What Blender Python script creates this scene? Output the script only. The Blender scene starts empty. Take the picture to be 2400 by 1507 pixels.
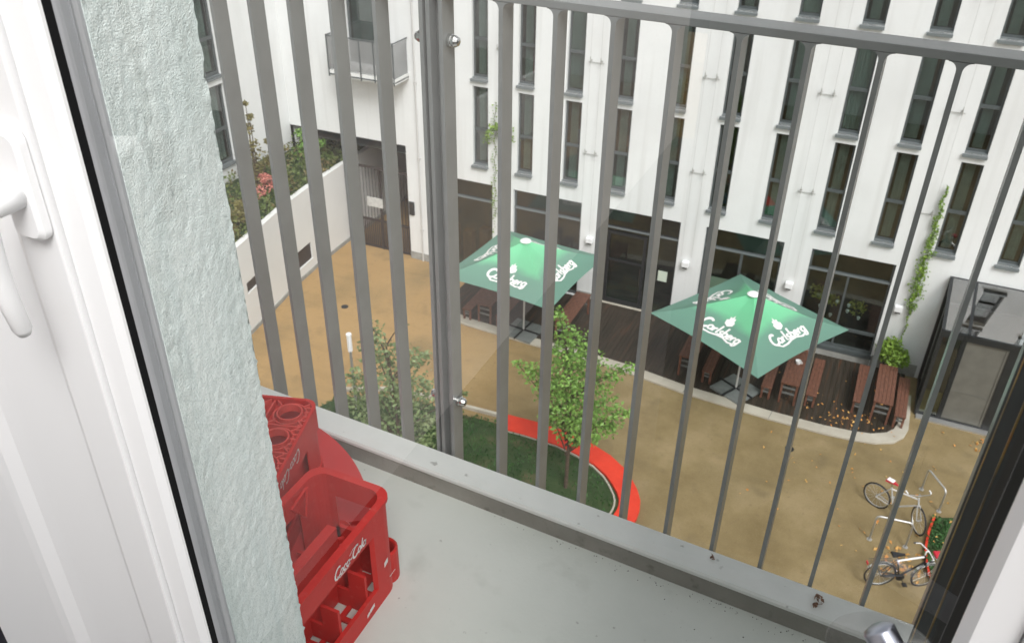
import bpy, math, random
from mathutils import Vector, Matrix
R = math.radians
random.seed(11)
sc = bpy.context.scene
COL = sc.collection

# ------------------------------------------------------------------ camera, sky, sun, exposure
H = 15.05                                   # eye height above the courtyard
PITCH, YAW, ROLL = R(32.441), R(-23.998), R(-0.913)
fw = Vector((math.sin(YAW)*math.cos(PITCH), math.cos(YAW)*math.cos(PITCH), -math.sin(PITCH)))
rt0 = Vector((math.cos(YAW), -math.sin(YAW), 0)); dn0 = fw.cross(rt0)
rt = math.cos(ROLL)*rt0 + math.sin(ROLL)*dn0
dn = -math.sin(ROLL)*rt0 + math.cos(ROLL)*dn0
cam = bpy.data.cameras.new('camera'); camo = bpy.data.objects.new('camera', cam); COL.objects.link(camo)
camo.matrix_world = Matrix(((rt.x, -dn.x, -fw.x, 0), (rt.y, -dn.y, -fw.y, 0), (rt.z, -dn.z, -fw.z, H), (0, 0, 0, 1)))
cam.sensor_width = 36; cam.lens = 2028.73*36/2400
cam.clip_start = 0.02; cam.clip_end = 500
cam.dof.use_dof = True; cam.dof.focus_distance = 1.2; cam.dof.aperture_fstop = 17
sc.camera = camo

w = bpy.data.worlds.new('World'); sc.world = w; w.use_nodes = True
nt = w.node_tree; bg = nt.nodes['Background']
sky = nt.nodes.new('ShaderNodeTexSky'); sky.sky_type = 'NISHITA'; sky.sun_disc = False
SUN_EL, SUN_AZ = R(50), R(142)              # azimuth measured from +Y clockwise
sky.sun_elevation = SUN_EL; sky.sun_rotation = SUN_AZ
sky.dust_density = 4
hs = nt.nodes.new('ShaderNodeHueSaturation'); hs.inputs['Saturation'].default_value = 0.14
nt.links.new(sky.outputs[0], hs.inputs['Color']); nt.links.new(hs.outputs[0], bg.inputs[0])
bg.inputs[1].default_value = 0.135
sun = bpy.data.lights.new('sun', 'SUN'); sun.energy = 1.3; sun.angle = R(24); sun.color = (1, .985, .965)
suno = bpy.data.objects.new('sun', sun); COL.objects.link(suno)
sd = Vector((math.sin(SUN_AZ)*math.cos(SUN_EL), math.cos(SUN_AZ)*math.cos(SUN_EL), math.sin(SUN_EL)))
suno.rotation_euler = sd.to_track_quat('Z', 'Y').to_euler(); suno.location = (0, -5, 40)
sc.view_settings.view_transform = 'Standard'; sc.view_settings.look = 'None'
sc.view_settings.exposure = 0.6; sc.view_settings.gamma = 1
sc.cycles.transparent_max_bounces = 24
sc.cycles.max_bounces = 8

# ------------------------------------------------------------------ materials
def mat(name, col, rough=.6, var=.0, vscale=6., bump=.0, bscale=60., metal=0., spec=.5, col2=None, detail=4., coat=0., transl=0., stretch=None):
    m = bpy.data.materials.new(name); m.use_nodes = True
    n = m.node_tree; p = n.nodes['Principled BSDF']
    p.inputs['Roughness'].default_value = rough; p.inputs['Metallic'].default_value = metal
    p.inputs['Specular IOR Level'].default_value = spec; p.inputs['Coat Weight'].default_value = coat
    c4 = (*col, 1)
    tc = n.nodes.new('ShaderNodeTexCoord'); src = tc.outputs['Object']
    if stretch:
        mp = n.nodes.new('ShaderNodeMapping'); mp.inputs['Scale'].default_value = stretch
        n.links.new(src, mp.inputs[0]); src = mp.outputs[0]
    cout = None
    if var or col2:
        no = n.nodes.new('ShaderNodeTexNoise'); no.inputs['Scale'].default_value = vscale; no.inputs['Detail'].default_value = detail
        n.links.new(src, no.inputs['Vector'])
        rp = n.nodes.new('ShaderNodeValToRGB'); rp.color_ramp.elements[0].position = .34; rp.color_ramp.elements[1].position = .66
        a = col2 if col2 else tuple(c*(1-var) for c in col); b = col if col2 else tuple(min(1, c*(1+var)) for c in col)
        rp.color_ramp.elements[0].color = (*a, 1); rp.color_ramp.elements[1].color = (*b, 1)
        n.links.new(no.outputs['Fac'], rp.inputs[0]); n.links.new(rp.outputs[0], p.inputs['Base Color']); cout = rp.outputs[0]
    else:
        p.inputs['Base Color'].default_value = c4
    if bump:
        nb = n.nodes.new('ShaderNodeTexNoise'); nb.inputs['Scale'].default_value = bscale; nb.inputs['Detail'].default_value = 5
        n.links.new(src, nb.inputs['Vector'])
        bu = n.nodes.new('ShaderNodeBump'); bu.inputs['Strength'].default_value = bump; bu.inputs['Distance'].default_value = .02
        n.links.new(nb.outputs['Fac'], bu.inputs['Height']); n.links.new(bu.outputs[0], p.inputs['Normal'])
    if transl:
        t = n.nodes.new('ShaderNodeBsdfTranslucent'); mx = n.nodes.new('ShaderNodeMixShader'); mx.inputs[0].default_value = transl
        if cout: n.links.new(cout, t.inputs[0])
        else: t.inputs[0].default_value = c4
        n.links.new(p.outputs[0], mx.inputs[1]); n.links.new(t.outputs[0], mx.inputs[2])
        n.links.new(mx.outputs[0], n.nodes['Material Output'].inputs[0])
    return m

def glass(name, tint, refl, rough=0.02, film=None, filmfac=0.):
    m = bpy.data.materials.new(name); m.use_nodes = True; n = m.node_tree
    n.nodes.remove(n.nodes['Principled BSDF'])
    t = n.nodes.new('ShaderNodeBsdfTransparent'); t.inputs[0].default_value = (*tint, 1)
    g = n.nodes.new('ShaderNodeBsdfGlossy'); g.inputs['Roughness'].default_value = rough; g.inputs[0].default_value = (1, 1, 1, 1)
    lw = n.nodes.new('ShaderNodeLayerWeight'); lw.inputs[0].default_value = .25
    mr = n.nodes.new('ShaderNodeMapRange'); mr.inputs['To Min'].default_value = refl; mr.inputs['To Max'].default_value = min(1, refl*4+.2)
    n.links.new(lw.outputs['Facing'], mr.inputs[0])
    pw = n.nodes.new('ShaderNodeMath'); pw.operation = 'POWER'; pw.inputs[1].default_value = 3
    n.links.new(lw.outputs['Facing'], pw.inputs[0]); n.links.new(pw.outputs[0], mr.inputs[0])
    mx = n.nodes.new('ShaderNodeMixShader'); n.links.new(mr.outputs[0], mx.inputs[0])
    n.links.new(t.outputs[0], mx.inputs[1]); n.links.new(g.outputs[0], mx.inputs[2])
    out = mx.outputs[0]
    if film:
        d = n.nodes.new('ShaderNodeBsdfDiffuse'); d.inputs[0].default_value = (*film, 1)
        m2 = n.nodes.new('ShaderNodeMixShader'); m2.inputs[0].default_value = filmfac
        n.links.new(out, m2.inputs[1]); n.links.new(d.outputs[0], m2.inputs[2]); out = m2.outputs[0]
    n.links.new(out, n.nodes['Material Output'].inputs[0])
    return m

def ramp_mat(name, stops, scale, rough=.8, bump=0, bscale=30, stretch=None, detail=6, distortion=0.):
    m = mat(name, (.5, .5, .5), rough, var=.1, vscale=scale, bump=bump, bscale=bscale, stretch=stretch, detail=detail)
    r = [x for x in m.node_tree.nodes if x.type == 'VALTORGB'][0].color_ramp
    while len(r.elements) < len(stops): r.elements.new(.5)
    for e, (p, c) in zip(r.elements, stops): e.position = p; e.color = (*c, 1)
    if distortion: [x for x in m.node_tree.nodes if x.type == 'TEX_NOISE'][0].inputs['Distortion'].default_value = distortion
    return m

M = {}
M['render_grey'] = ramp_mat('light_grey_render', [(.3, (.68, .685, .67)), (.7, (.74, .745, .73))], .5, .9, bump=.1, bscale=40)
M['slate'] = mat('slate_metal', (.075, .088, .09), .45, var=.12, vscale=3)
M['slate_dark'] = mat('dark_slate_metal', (.016, .019, .021), .4, var=.15, vscale=3)
M['sill'] = mat('grey_sill_metal', (.15, .17, .175), .4, var=.1, vscale=2)
M['rail'] = mat('grey_railing_paint', (.255, .265, .26), .27, var=.07, vscale=9, bump=.05, bscale=300)
M['steel'] = mat('stainless_steel', (.62, .62, .6), .22, metal=1.)
M['galv'] = mat('galvanised_steel', (.58, .58, .57), .38, metal=.75)
M['window_glass'] = glass('window_glass', (.62, .68, .67), .10)
M['shop_glass'] = glass('shop_glass', (.7, .76, .73), .055)
M['roof_glass'] = glass('roof_glass', (.62, .68, .72), .34)
M['door_glass'] = glass('door_glass', (.975, .985, .98), .12, rough=.0)
M['clear'] = glass('clear_plastic', (.93, .93, .93), .03, rough=.05)
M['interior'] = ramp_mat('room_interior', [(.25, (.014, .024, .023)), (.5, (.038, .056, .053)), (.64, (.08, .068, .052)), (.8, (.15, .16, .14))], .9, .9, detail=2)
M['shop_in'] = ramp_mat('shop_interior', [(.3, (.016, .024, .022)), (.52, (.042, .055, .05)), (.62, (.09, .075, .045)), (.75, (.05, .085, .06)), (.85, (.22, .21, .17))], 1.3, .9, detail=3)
M['curtain'] = mat('pale_curtain', (.5, .55, .5), .9, var=.12, vscale=4)
M['wood_dark'] = mat('brown_furniture_wood', (.14, .06, .038), .55, var=.35, vscale=7, stretch=(6, 1, 1), bump=.1, bscale=40)
M['deck'] = None
M['tan'] = None
M['concrete_kerb'] = ramp_mat('pale_concrete', [(.3, (.36, .33, .27)), (.7, (.47, .44, .37))], 1.5, .9, bump=.2, bscale=50)
M['slab_grey'] = mat('grey_concrete_slab', (.16, .175, .17), .8, var=.15, vscale=5)
M['red_rubber'] = None
M['stucco'] = None
M['pvc'] = mat('white_pvc', (.9, .9, .905), .35)
M['gasket'] = mat('black_rubber', (.008, .008, .009), .7, spec=.15)
M['profile'] = mat('grey_frame_profile', (.42, .425, .445), .45, var=.04, vscale=20)
M['profile_dark'] = mat('dark_frame_profile', (.022, .027, .029), .75, var=.12, vscale=12, spec=.12)
M['edge_trim'] = mat('grey_edge_trim', (.11, .12, .125), .45, var=.08, vscale=15)
M['rust'] = ramp_mat('rusty_joint', [(.3, (.13, .11, .08)), (.6, (.33, .22, .07)), (.75, (.42, .17, .05))], 25, .8)
M['red_ring'] = mat('worn_red_plastic', (.66, .075, .06), .5, var=.15, vscale=30)
M['red_crate'] = mat('red_plastic', (.58, .026, .022), .48, var=.06, vscale=14)
M['red_dull'] = mat('dull_red_plastic', (.55, .035, .035), .42, var=.08, vscale=8)
M['white_print'] = mat('white_print', (.78, .76, .75), .6)
M['grey_print'] = mat('faded_white_print', (.6, .52, .5), .6, var=.2, vscale=60)
M['bark'] = mat('bark', (.09, .065, .045), .9, var=.3, vscale=20, bump=.4, bscale=40)
M['leaf_maple'] = ramp_mat('maple_leaf', [(.3, (.09, .19, .03)), (.55, (.17, .32, .055)), (.75, (.28, .44, .10))], 2.6, .5)
M['leaf_grey'] = ramp_mat('grey_green_leaf', [(.3, (.10, .15, .05)), (.55, (.17, .235, .09)), (.75, (.30, .35, .18))], 3.5, .55)
M['leaf_ivy'] = ramp_mat('creeper_leaf', [(.3, (.10, .19, .02)), (.6, (.2, .32, .04)), (.8, (.33, .4, .06))], 6, .5)
M['leaf_bed'] = ramp_mat('bed_leaf', [(.3, (.05, .085, .018)), (.5, (.1, .14, .03)), (.62, (.17, .12, .05)), (.8, (.22, .2, .07))], 1.7, .6)
M['leaf_pink'] = ramp_mat('pink_foliage', [(.3, (.42, .11, .09)), (.6, (.6, .25, .2)), (.8, (.5, .32, .2))], 5, .6)
M['leaf_brown'] = ramp_mat('brown_green_foliage', [(.3, (.12, .11, .04)), (.6, (.19, .17, .05)), (.8, (.2, .11, .06))], 4, .6)
M['litter'] = ramp_mat('fallen_leaf', [(.3, (.5, .17, .03)), (.5, (.58, .3, .08)), (.7, (.62, .42, .14))], 9, .7)
M['grass'] = ramp_mat('grass_blade', [(.3, (.018, .065, .014)), (.6, (.035, .11, .02)), (.8, (.075, .14, .032))], 2.2, .7)
M['soil'] = ramp_mat('grassy_soil', [(.3, (.015, .04, .01)), (.55, (.032, .058, .016)), (.75, (.095, .08, .04))], 1.4, .95, bump=.6, bscale=25)
M['black_paint'] = mat('black_paint', (.012, .012, .013), .35)
M['tyre'] = mat('tyre_rubber', (.018, .018, .02), .7)
M['silver'] = mat('silver_paint', (.6, .61, .62), .35, metal=.3)
M['white_paint'] = mat('white_paint', (.82, .82, .82), .4)
M['red_vinyl'] = mat('red_vinyl', (.5, .02, .04), .4)
M['dark_seat'] = mat('black_vinyl', (.015, .017, .02), .5)
M['lamp_white'] = mat('opal_plastic', (.82, .83, .84), .3)
M['gate'] = mat('dark_brown_gate', (.035, .026, .024), .55, var=.2, vscale=5)
M['passage'] = ramp_mat('passage_wall', [(.3, (.07, .05, .04)), (.7, (.12, .095, .08))], 1.2, .9)
M['porch_door'] = mat('grey_beige_panel', (.13, .128, .112), .5, var=.1, vscale=3)
M['umb_pole'] = mat('pale_pole', (.5, .5, .48), .5)
M['parquet'] = mat('parquet', (.06, .05, .045), .35, var=.25, vscale=5, stretch=(1, 8, 1))
M['room_wall'] = mat('room_wall', (.56, .52, .50), .9)
M['blocker'] = mat('dark_blocker_wood', (.07, .055, .045), .5, var=.3, vscale=5, stretch=(6, 6, .6))
M['dark_fabric'] = mat('dark_curtain_fabric', (.012, .011, .02), .9)
M['paper'] = mat('paper', (.55, .62, .52), .8)
M['plinth'] = mat('grey_plinth', (.3, .3, .28), .9, var=.15, vscale=4)

def umbrella_mat():
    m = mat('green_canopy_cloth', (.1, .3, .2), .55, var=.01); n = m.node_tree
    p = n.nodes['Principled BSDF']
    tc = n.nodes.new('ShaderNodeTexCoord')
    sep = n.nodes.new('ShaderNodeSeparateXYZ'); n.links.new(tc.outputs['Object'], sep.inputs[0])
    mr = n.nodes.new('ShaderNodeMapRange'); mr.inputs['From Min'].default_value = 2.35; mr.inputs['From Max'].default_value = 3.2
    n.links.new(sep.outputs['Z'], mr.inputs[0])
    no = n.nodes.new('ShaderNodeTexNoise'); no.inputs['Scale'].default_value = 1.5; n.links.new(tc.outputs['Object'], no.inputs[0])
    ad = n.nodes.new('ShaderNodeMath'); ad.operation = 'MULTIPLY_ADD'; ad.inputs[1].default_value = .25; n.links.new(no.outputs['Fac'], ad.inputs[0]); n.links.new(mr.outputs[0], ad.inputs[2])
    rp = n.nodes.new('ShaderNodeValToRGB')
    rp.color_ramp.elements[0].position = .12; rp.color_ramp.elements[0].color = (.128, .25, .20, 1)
    rp.color_ramp.elements[1].position = .95; rp.color_ramp.elements[1].color = (.165, .57, .305, 1)  # brighter towards the apex: glow of light through the cloth put into the colour
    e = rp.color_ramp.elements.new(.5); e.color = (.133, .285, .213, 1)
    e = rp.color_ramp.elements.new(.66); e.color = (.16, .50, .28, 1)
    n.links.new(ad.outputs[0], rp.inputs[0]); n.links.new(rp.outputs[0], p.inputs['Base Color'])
    t = n.nodes.new('ShaderNodeBsdfTranslucent'); n.links.new(rp.outputs[0], t.inputs[0])
    mx = n.nodes.new('ShaderNodeMixShader'); mx.inputs[0].default_value = .12
    n.links.new(p.outputs[0], mx.inputs[1]); n.links.new(t.outputs[0], mx.inputs[2]); n.links.new(mx.outputs[0], n.nodes['Material Output'].inputs[0])
    return m
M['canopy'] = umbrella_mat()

def layered(name, base_stops, base_scale, spots, rough=.9, bump=.3, bscale=40, xgrad=None):
    """ground-like material: base noise ramp, then extra spot layers (scale, lo, hi, colour, strength)"""
    m = bpy.data.materials.new(name); m.use_nodes = True; n = m.node_tree; p = n.nodes['Principled BSDF']
    p.inputs['Roughness'].default_value = rough; p.inputs['Specular IOR Level'].default_value = .25
    tc = n.nodes.new('ShaderNodeTexCoord')
    no = n.nodes.new('ShaderNodeTexNoise'); no.inputs['Scale'].default_value = base_scale; no.inputs['Detail'].default_value = 8; no.inputs['Roughness'].default_value = .62
    n.links.new(tc.outputs['Object'], no.inputs[0])
    rp = n.nodes.new('ShaderNodeValToRGB'); r = rp.color_ramp
    while len(r.elements) < len(base_stops): r.elements.new(.5)
    for e, (q, c) in zip(r.elements, base_stops): e.position = q; e.color = (*c, 1)
    n.links.new(no.outputs['Fac'], rp.inputs[0]); cur = rp.outputs[0]
    if xgrad:
        x0, x1, col, k = xgrad
        sp = n.nodes.new('ShaderNodeSeparateXYZ'); n.links.new(tc.outputs['Object'], sp.inputs[0])
        mr = n.nodes.new('ShaderNodeMapRange'); mr.interpolation_type = 'SMOOTHSTEP'
        mr.inputs['From Min'].default_value = x0; mr.inputs['From Max'].default_value = x1; mr.inputs['To Min'].default_value = k; mr.inputs['To Max'].default_value = 0
        n.links.new(sp.outputs['X'], mr.inputs[0])
        mx = n.nodes.new('ShaderNodeMix'); mx.data_type = 'RGBA'; n.links.new(mr.outputs[0], mx.inputs[0]); n.links.new(cur, mx.inputs[6]); mx.inputs[7].default_value = (*col, 1); cur = mx.outputs[2]
    for k, (s, lo, hi, col, st, *sx) in enumerate(spots):
        a = n.nodes.new('ShaderNodeTexNoise'); a.inputs['Scale'].default_value = s; a.inputs['Detail'].default_value = 5
        mp = n.nodes.new('ShaderNodeMapping'); mp.inputs['Location'].default_value = (k*7.3+2, k*3.1, k*1.7); mp.inputs['Scale'].default_value = sx[0] if sx else (1, 1, 1); n.links.new(tc.outputs['Object'], mp.inputs[0]); n.links.new(mp.outputs[0], a.inputs[0])
        mr = n.nodes.new('ShaderNodeMapRange'); mr.inputs['From Min'].default_value = lo; mr.inputs['From Max'].default_value = hi; mr.inputs['To Max'].default_value = st
        n.links.new(a.outputs['Fac'], mr.inputs[0])
        mx = n.nodes.new('ShaderNodeMix'); mx.data_type = 'RGBA'; n.links.new(mr.outputs[0], mx.inputs[0]); n.links.new(cur, mx.inputs[6]); mx.inputs[7].default_value = (*col, 1); cur = mx.outputs[2]
    n.links.new(cur, p.inputs['Base Color'])
    nb = n.nodes.new('ShaderNodeTexNoise'); nb.inputs['Scale'].default_value = bscale; nb.inputs['Detail'].default_value = 6; n.links.new(tc.outputs['Object'], nb.inputs[0])
    bu = n.nodes.new('ShaderNodeBump'); bu.inputs['Strength'].default_value = bump; bu.inputs['Distance'].default_value = .02
    n.links.new(nb.outputs['Fac'], bu.inputs['Height']); n.links.new(bu.outputs[0], p.inputs['Normal'])
    return m
M['tan'] = layered('sandy_gravel', [(.3, (.165, .122, .055)), (.5, (.225, .17, .083)), (.7, (.295, .228, .125))], .55,
                   [(.45, .5, .7, (.16, .125, .06), .5), (1.7, .58, .75, (.10, .08, .045), .35), (14, .6, .75, (.14, .10, .06), .5), (85, .55, .7, (.42, .34, .22), .35), (60, .58, .7, (.09, .07, .045), .4), (.8, .56, .75, (.12, .095, .05), .3, (.4, 2.2, 1))], bump=.35, bscale=60,
                   xgrad=(-11.8, -6.5, (.40, .25, .105), .8))
M['stucco'] = layered('pale_teal_stucco', [(.3, (.73, .81, .785)), (.7, (.85, .895, .87))], 6,
                      [(5, .45, .72, (.54, .65, .645), .4, (3, 9, .35)), (420, .5, .68, (.50, .59, .575), .6)], bump=.55, bscale=430)
def grain(m, scale, strength, dist):
    n = m.node_tree; bu = [x for x in n.nodes if x.type == 'BUMP'][0]; tc = [x for x in n.nodes if x.type == 'TEX_COORD'][0]
    v = n.nodes.new('ShaderNodeTexVoronoi'); v.inputs['Scale'].default_value = scale; v.feature = 'SMOOTH_F1'; n.links.new(tc.outputs['Object'], v.inputs['Vector'])
    a = n.nodes.new('ShaderNodeMath'); a.operation = 'MULTIPLY_ADD'; a.inputs[1].default_value = .5
    nb = [x for x in n.nodes if x.type == 'TEX_NOISE' and x.outputs['Fac'].is_linked and any(l.to_node == bu for l in x.outputs['Fac'].links)][0]
    n.links.new(nb.outputs['Fac'], a.inputs[0]); sb = n.nodes.new('ShaderNodeMath'); sb.operation = 'SUBTRACT'; sb.inputs[0].default_value = 1
    n.links.new(v.outputs['Distance'], sb.inputs[1]); n.links.new(sb.outputs[0], a.inputs[2]); n.links.new(a.outputs[0], bu.inputs['Height'])
    bu.inputs['Strength'].default_value = strength; bu.inputs['Distance'].default_value = dist
grain(M['stucco'], 760, .5, .0018)
M['floor'] = layered('light_grey_floor_coating', [(.3, (.59, .62, .575)), (.7, (.665, .69, .645))], 2.2,
                     [(9, .58, .75, (.36, .385, .34), .4), (2.5, .52, .75, (.50, .535, .485), .5), (55, .7, .76, (.2, .2, .18), .6), (170, .70, .76, (.25, .25, .23), .5)], rough=.55, bump=.05, bscale=120)
M['bare'] = layered('shade_dark_stained_concrete', [(.3, (.23, .225, .20)), (.7, (.34, .335, .30))], 4, [(30, .6, .75, (.09, .085, .07), .5)], bump=.2, bscale=150)  # kerb face: its shade is put into the darker base tone, plus random stains
M['kerb_top'] = layered('grey_parapet_coating', [(.3, (.66, .68, .65)), (.7, (.75, .765, .74))], 5,
                        [(40, .68, .74, (.12, .12, .10), .5)], rough=.5, bump=.05, bscale=100)

M['render'] = layered('white_render', [(.3, (.70, .715, .715)), (.7, (.765, .778, .776))], .4,
                      [(1.0, .52, .75, (.55, .555, .54), .5, (3.2, 1, .16)), (.5, .5, .75, (.63, .635, .63), .5), (22, .55, .7, (.66, .665, .66), .35)], bump=.12, bscale=45)
M['red_rubber'] = layered('worn_red_rubber', [(.3, (.58, .04, .02)), (.7, (.70, .055, .026))], 3, [(18, .6, .78, (.50, .12, .08), .45), (45, .64, .76, (.33, .05, .03), .4)], rough=.65, bump=.1, bscale=90)
M['red_crate'] = layered('red_plastic', [(.3, (.53, .024, .02)), (.7, (.61, .032, .027))], 12, [(55, .6, .76, (.64, .12, .10), .4), (160, .64, .74, (.40, .05, .04), .35)], rough=.45, bump=.03, bscale=200)
def deck_mat():
    m = bpy.data.materials.new('dark_deck_boards'); m.use_nodes = True; n = m.node_tree; p = n.nodes['Principled BSDF']; p.inputs['Roughness'].default_value = .6
    tc = n.nodes.new('ShaderNodeTexCoord')
    no = n.nodes.new('ShaderNodeTexNoise'); no.inputs['Scale'].default_value = 1.2; no.inputs['Detail'].default_value = 8
    mp = n.nodes.new('ShaderNodeMapping'); mp.inputs['Scale'].default_value = (6, .5, 1); n.links.new(tc.outputs['Object'], mp.inputs[0]); n.links.new(mp.outputs[0], no.inputs[0])
    rp = n.nodes.new('ShaderNodeValToRGB'); r = rp.color_ramp
    r.elements[0].position = .3; r.elements[0].color = (.018, .016, .010, 1); r.elements[1].position = .6; r.elements[1].color = (.042, .031, .021, 1)
    e = r.elements.new(.72); e.color = (.085, .038, .018, 1)
    n.links.new(no.outputs['Fac'], rp.inputs[0]); n.links.new(rp.outputs[0], p.inputs['Base Color'])
    return m
M['deck'] = deck_mat()

# ------------------------------------------------------------------ mesh helpers
class MB:
    def __init__(s): s.v = []; s.f = []
    def add(s, vs, fs):
        o = len(s.v); s.v += [tuple(x) for x in vs]; s.f += [tuple(i+o for i in f) for f in fs]; return s
    def box(s, a, b):
        x0, y0, z0 = (min(a[i], b[i]) for i in range(3)); x1, y1, z1 = (max(a[i], b[i]) for i in range(3))
        return s.add([(x0,y0,z0),(x1,y0,z0),(x1,y1,z0),(x0,y1,z0),(x0,y0,z1),(x1,y0,z1),(x1,y1,z1),(x0,y1,z1)],
                     [(0,3,2,1),(4,5,6,7),(0,1,5,4),(1,2,6,5),(2,3,7,6),(3,0,4,7)])
    def obox(s, o, ux, uy, uz):
        """box from corner o with edge vectors"""
        o, ux, uy, uz = map(Vector, (o, ux, uy, uz))
        return s.add([o, o+ux, o+ux+uy, o+uy, o+uz, o+ux+uz, o+ux+uy+uz, o+uy+uz], [(0,3,2,1),(4,5,6,7),(0,1,5,4),(1,2,6,5),(2,3,7,6),(3,0,4,7)])
    def tube(s, pts, r, n=8, cap=True, closed=False):
        pts = [Vector(p) for p in pts]; rs = r if isinstance(r, (list, tuple)) else [r]*len(pts); N = len(pts); rings = []
        up = None
        for i, p in enumerate(pts):
            if closed: d = pts[(i+1) % N]-pts[i-1]
            else: d = pts[min(i+1, N-1)]-pts[max(i-1, 0)]
            d.normalize()
            if up is None: up = Vector((0,0,1)) if abs(d.z) < .9 else Vector((1,0,0))
            a = d.cross(up).normalized(); up = a.cross(d).normalized()
            rings.append([p+rs[i]*(math.cos(2*math.pi*k/n)*a+math.sin(2*math.pi*k/n)*up) for k in range(n)])
        vs = [q for ring in rings for q in ring]; fs = []
        for i in range(N if closed else N-1):
            j = (i+1) % N
            for k in range(n): fs.append((i*n+k, i*n+(k+1) % n, j*n+(k+1) % n, j*n+k))
        if cap and not closed: fs += [tuple(range(n-1, -1, -1)), tuple((N-1)*n+k for k in range(n))]
        return s.add(vs, fs)
    def lathe(s, prof, c=(0,0,0), n=24, axis=None):
        c = Vector(c); q = Vector((0,0,1)).rotation_difference(Vector(axis)) if axis else None
        vs = []
        for r, z in prof:
            for k in range(n):
                p = Vector((r*math.cos(2*math.pi*k/n), r*math.sin(2*math.pi*k/n), z))
                vs.append(c+(q @ p if q else p))
        m = len(prof); fs = []
        for i in range(m-1):
            for k in range(n): fs.append((i*n+k, i*n+(k+1) % n, (i+1)*n+(k+1) % n, (i+1)*n+k))
        fs += [tuple(range(n-1, -1, -1)), tuple((m-1)*n+k for k in range(n))]
        return s.add(vs, fs)
    def prism(s, poly, z0, z1):
        n = len(poly)
        return s.add([(x, y, z0) for x, y in poly]+[(x, y, z1) for x, y in poly],
                     [tuple(range(n-1, -1, -1)), tuple(range(n, 2*n))]+[(i, (i+1) % n, n+(i+1) % n, n+i) for i in range(n)])
    def strip(s, outer, inner, z0, z1):
        """band between two equally long polylines, with top and sides"""
        n = len(outer); vs = [(x,y,z0) for x,y in outer]+[(x,y,z0) for x,y in inner]+[(x,y,z1) for x,y in outer]+[(x,y,z1) for x,y in inner]; fs = []
        for i in range(n-1):
            fs += [(2*n+i, 2*n+i+1, 3*n+i+1, 3*n+i), (i, i+1, 2*n+i+1, 2*n+i), (n+i+1, n+i, 3*n+i, 3*n+i+1), (i+1, i, n+i, n+i+1)]
        fs += [(0, n, 3*n, 2*n), (n-1, 2*n-1, 4*n-1, 3*n-1)]
        return s.add(vs, fs)
    def build(s, name, m, parent=None, world=False, smooth=False, bevel=0, seg=2):
        me = bpy.data.meshes.new(name)
        off = Vector(parent.location) if (world and parent) else Vector((0,0,0))
        me.from_pydata([tuple(Vector(p)-off) for p in s.v], [], s.f)
        me.materials.append(m); me.validate()
        o = bpy.data.objects.new(name, me); COL.objects.link(o)
        if parent: o.parent = parent
        if smooth:
            for p in me.polygons: p.use_smooth = True
        if bevel:
            b = o.modifiers.new('bevel', 'BEVEL'); b.width = bevel; b.segments = seg; b.limit_method = 'ANGLE'
            if not smooth:
                for p in me.polygons: p.use_smooth = False
        return o

def tag(o, label, cat, group=None):
    o['label'] = label; o['category'] = cat
    if group: o['group'] = group
    return o
def thing(name, label, cat, loc=(0,0,0), rz=0, group=None):
    o = bpy.data.objects.new(name, None); o.empty_display_size = .2; COL.objects.link(o)
    o.location = loc; o.rotation_euler = (0,0,rz); return tag(o, label, cat, group)
def structure(o, kind='structure'): o['kind'] = kind; return o
def dup_tree(o, parent=None):
    c = o.copy(); COL.objects.link(c)
    if parent is not None: c.parent = parent
    for ch in list(o.children): dup_tree(ch, c)
    return c

# ------------------------------------------------------------------ stroke lettering
def arc(cx, cy, rx, ry, a0, a1, n=12):
    return [(cx+rx*math.cos(R(a0+(a1-a0)*i/n)), cy+ry*math.sin(R(a0+(a1-a0)*i/n))) for i in range(n+1)]
GL = {   # letter -> (advance, strokes); x-height 0.5
 'C': (.78, [arc(.46, .48, .38, .5, 50, 320, 18)]),
 'a': (.5, [arc(.22, .25, .19, .23, 30, 360, 14), [(.41, .48), (.41, .1), (.5, .0)]]),
 'r': (.36, [[(.08, .48), (.08, 0)], [(.08, .3), (.17, .45), (.3, .47)]]),
 'l': (.24, [[(.1, .98), (.1, .1), (.2, 0)]]),
 's': (.38, [[(.32, .44), (.2, .5), (.08, .4), (.14, .28), (.27, .2), (.3, .09), (.18, 0), (.04, .05)]]),
 'b': (.48, [[(.08, 1.), (.08, 0)], arc(.26, .24, .17, .23, 150, -170, 14)]),
 'e': (.44, [[(.06, .25), (.38, .27)]+arc(.22, .25, .17, .23, 10, 320, 12)]),
 'g': (.5, [arc(.22, .25, .18, .23, 0, 360, 14), [(.4, .48), (.4, -.2), (.28, -.36), (.08, -.28)]]),
 'o': (.46, [arc(.22, .25, .18, .24, 0, 360, 14)]),
 'c': (.42, [arc(.23, .25, .19, .24, 50, 310, 12)]),
 '-': (.3, [[(.04, .27), (.26, .3)]]),
}
def ribbon2d(pts, w):
    P = [Vector((x, y)) for x, y in pts]; L, Rr = [], []
    for i, p in enumerate(P):
        d = (P[min(i+1, len(P)-1)]-P[max(i-1, 0)])
        if d.length < 1e-6: d = Vector((1, 0))
        d.normalize(); nn = Vector((-d.y, d.x))*w/2
        L.append(p+nn); Rr.append(p-nn)
    return L, Rr
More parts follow.
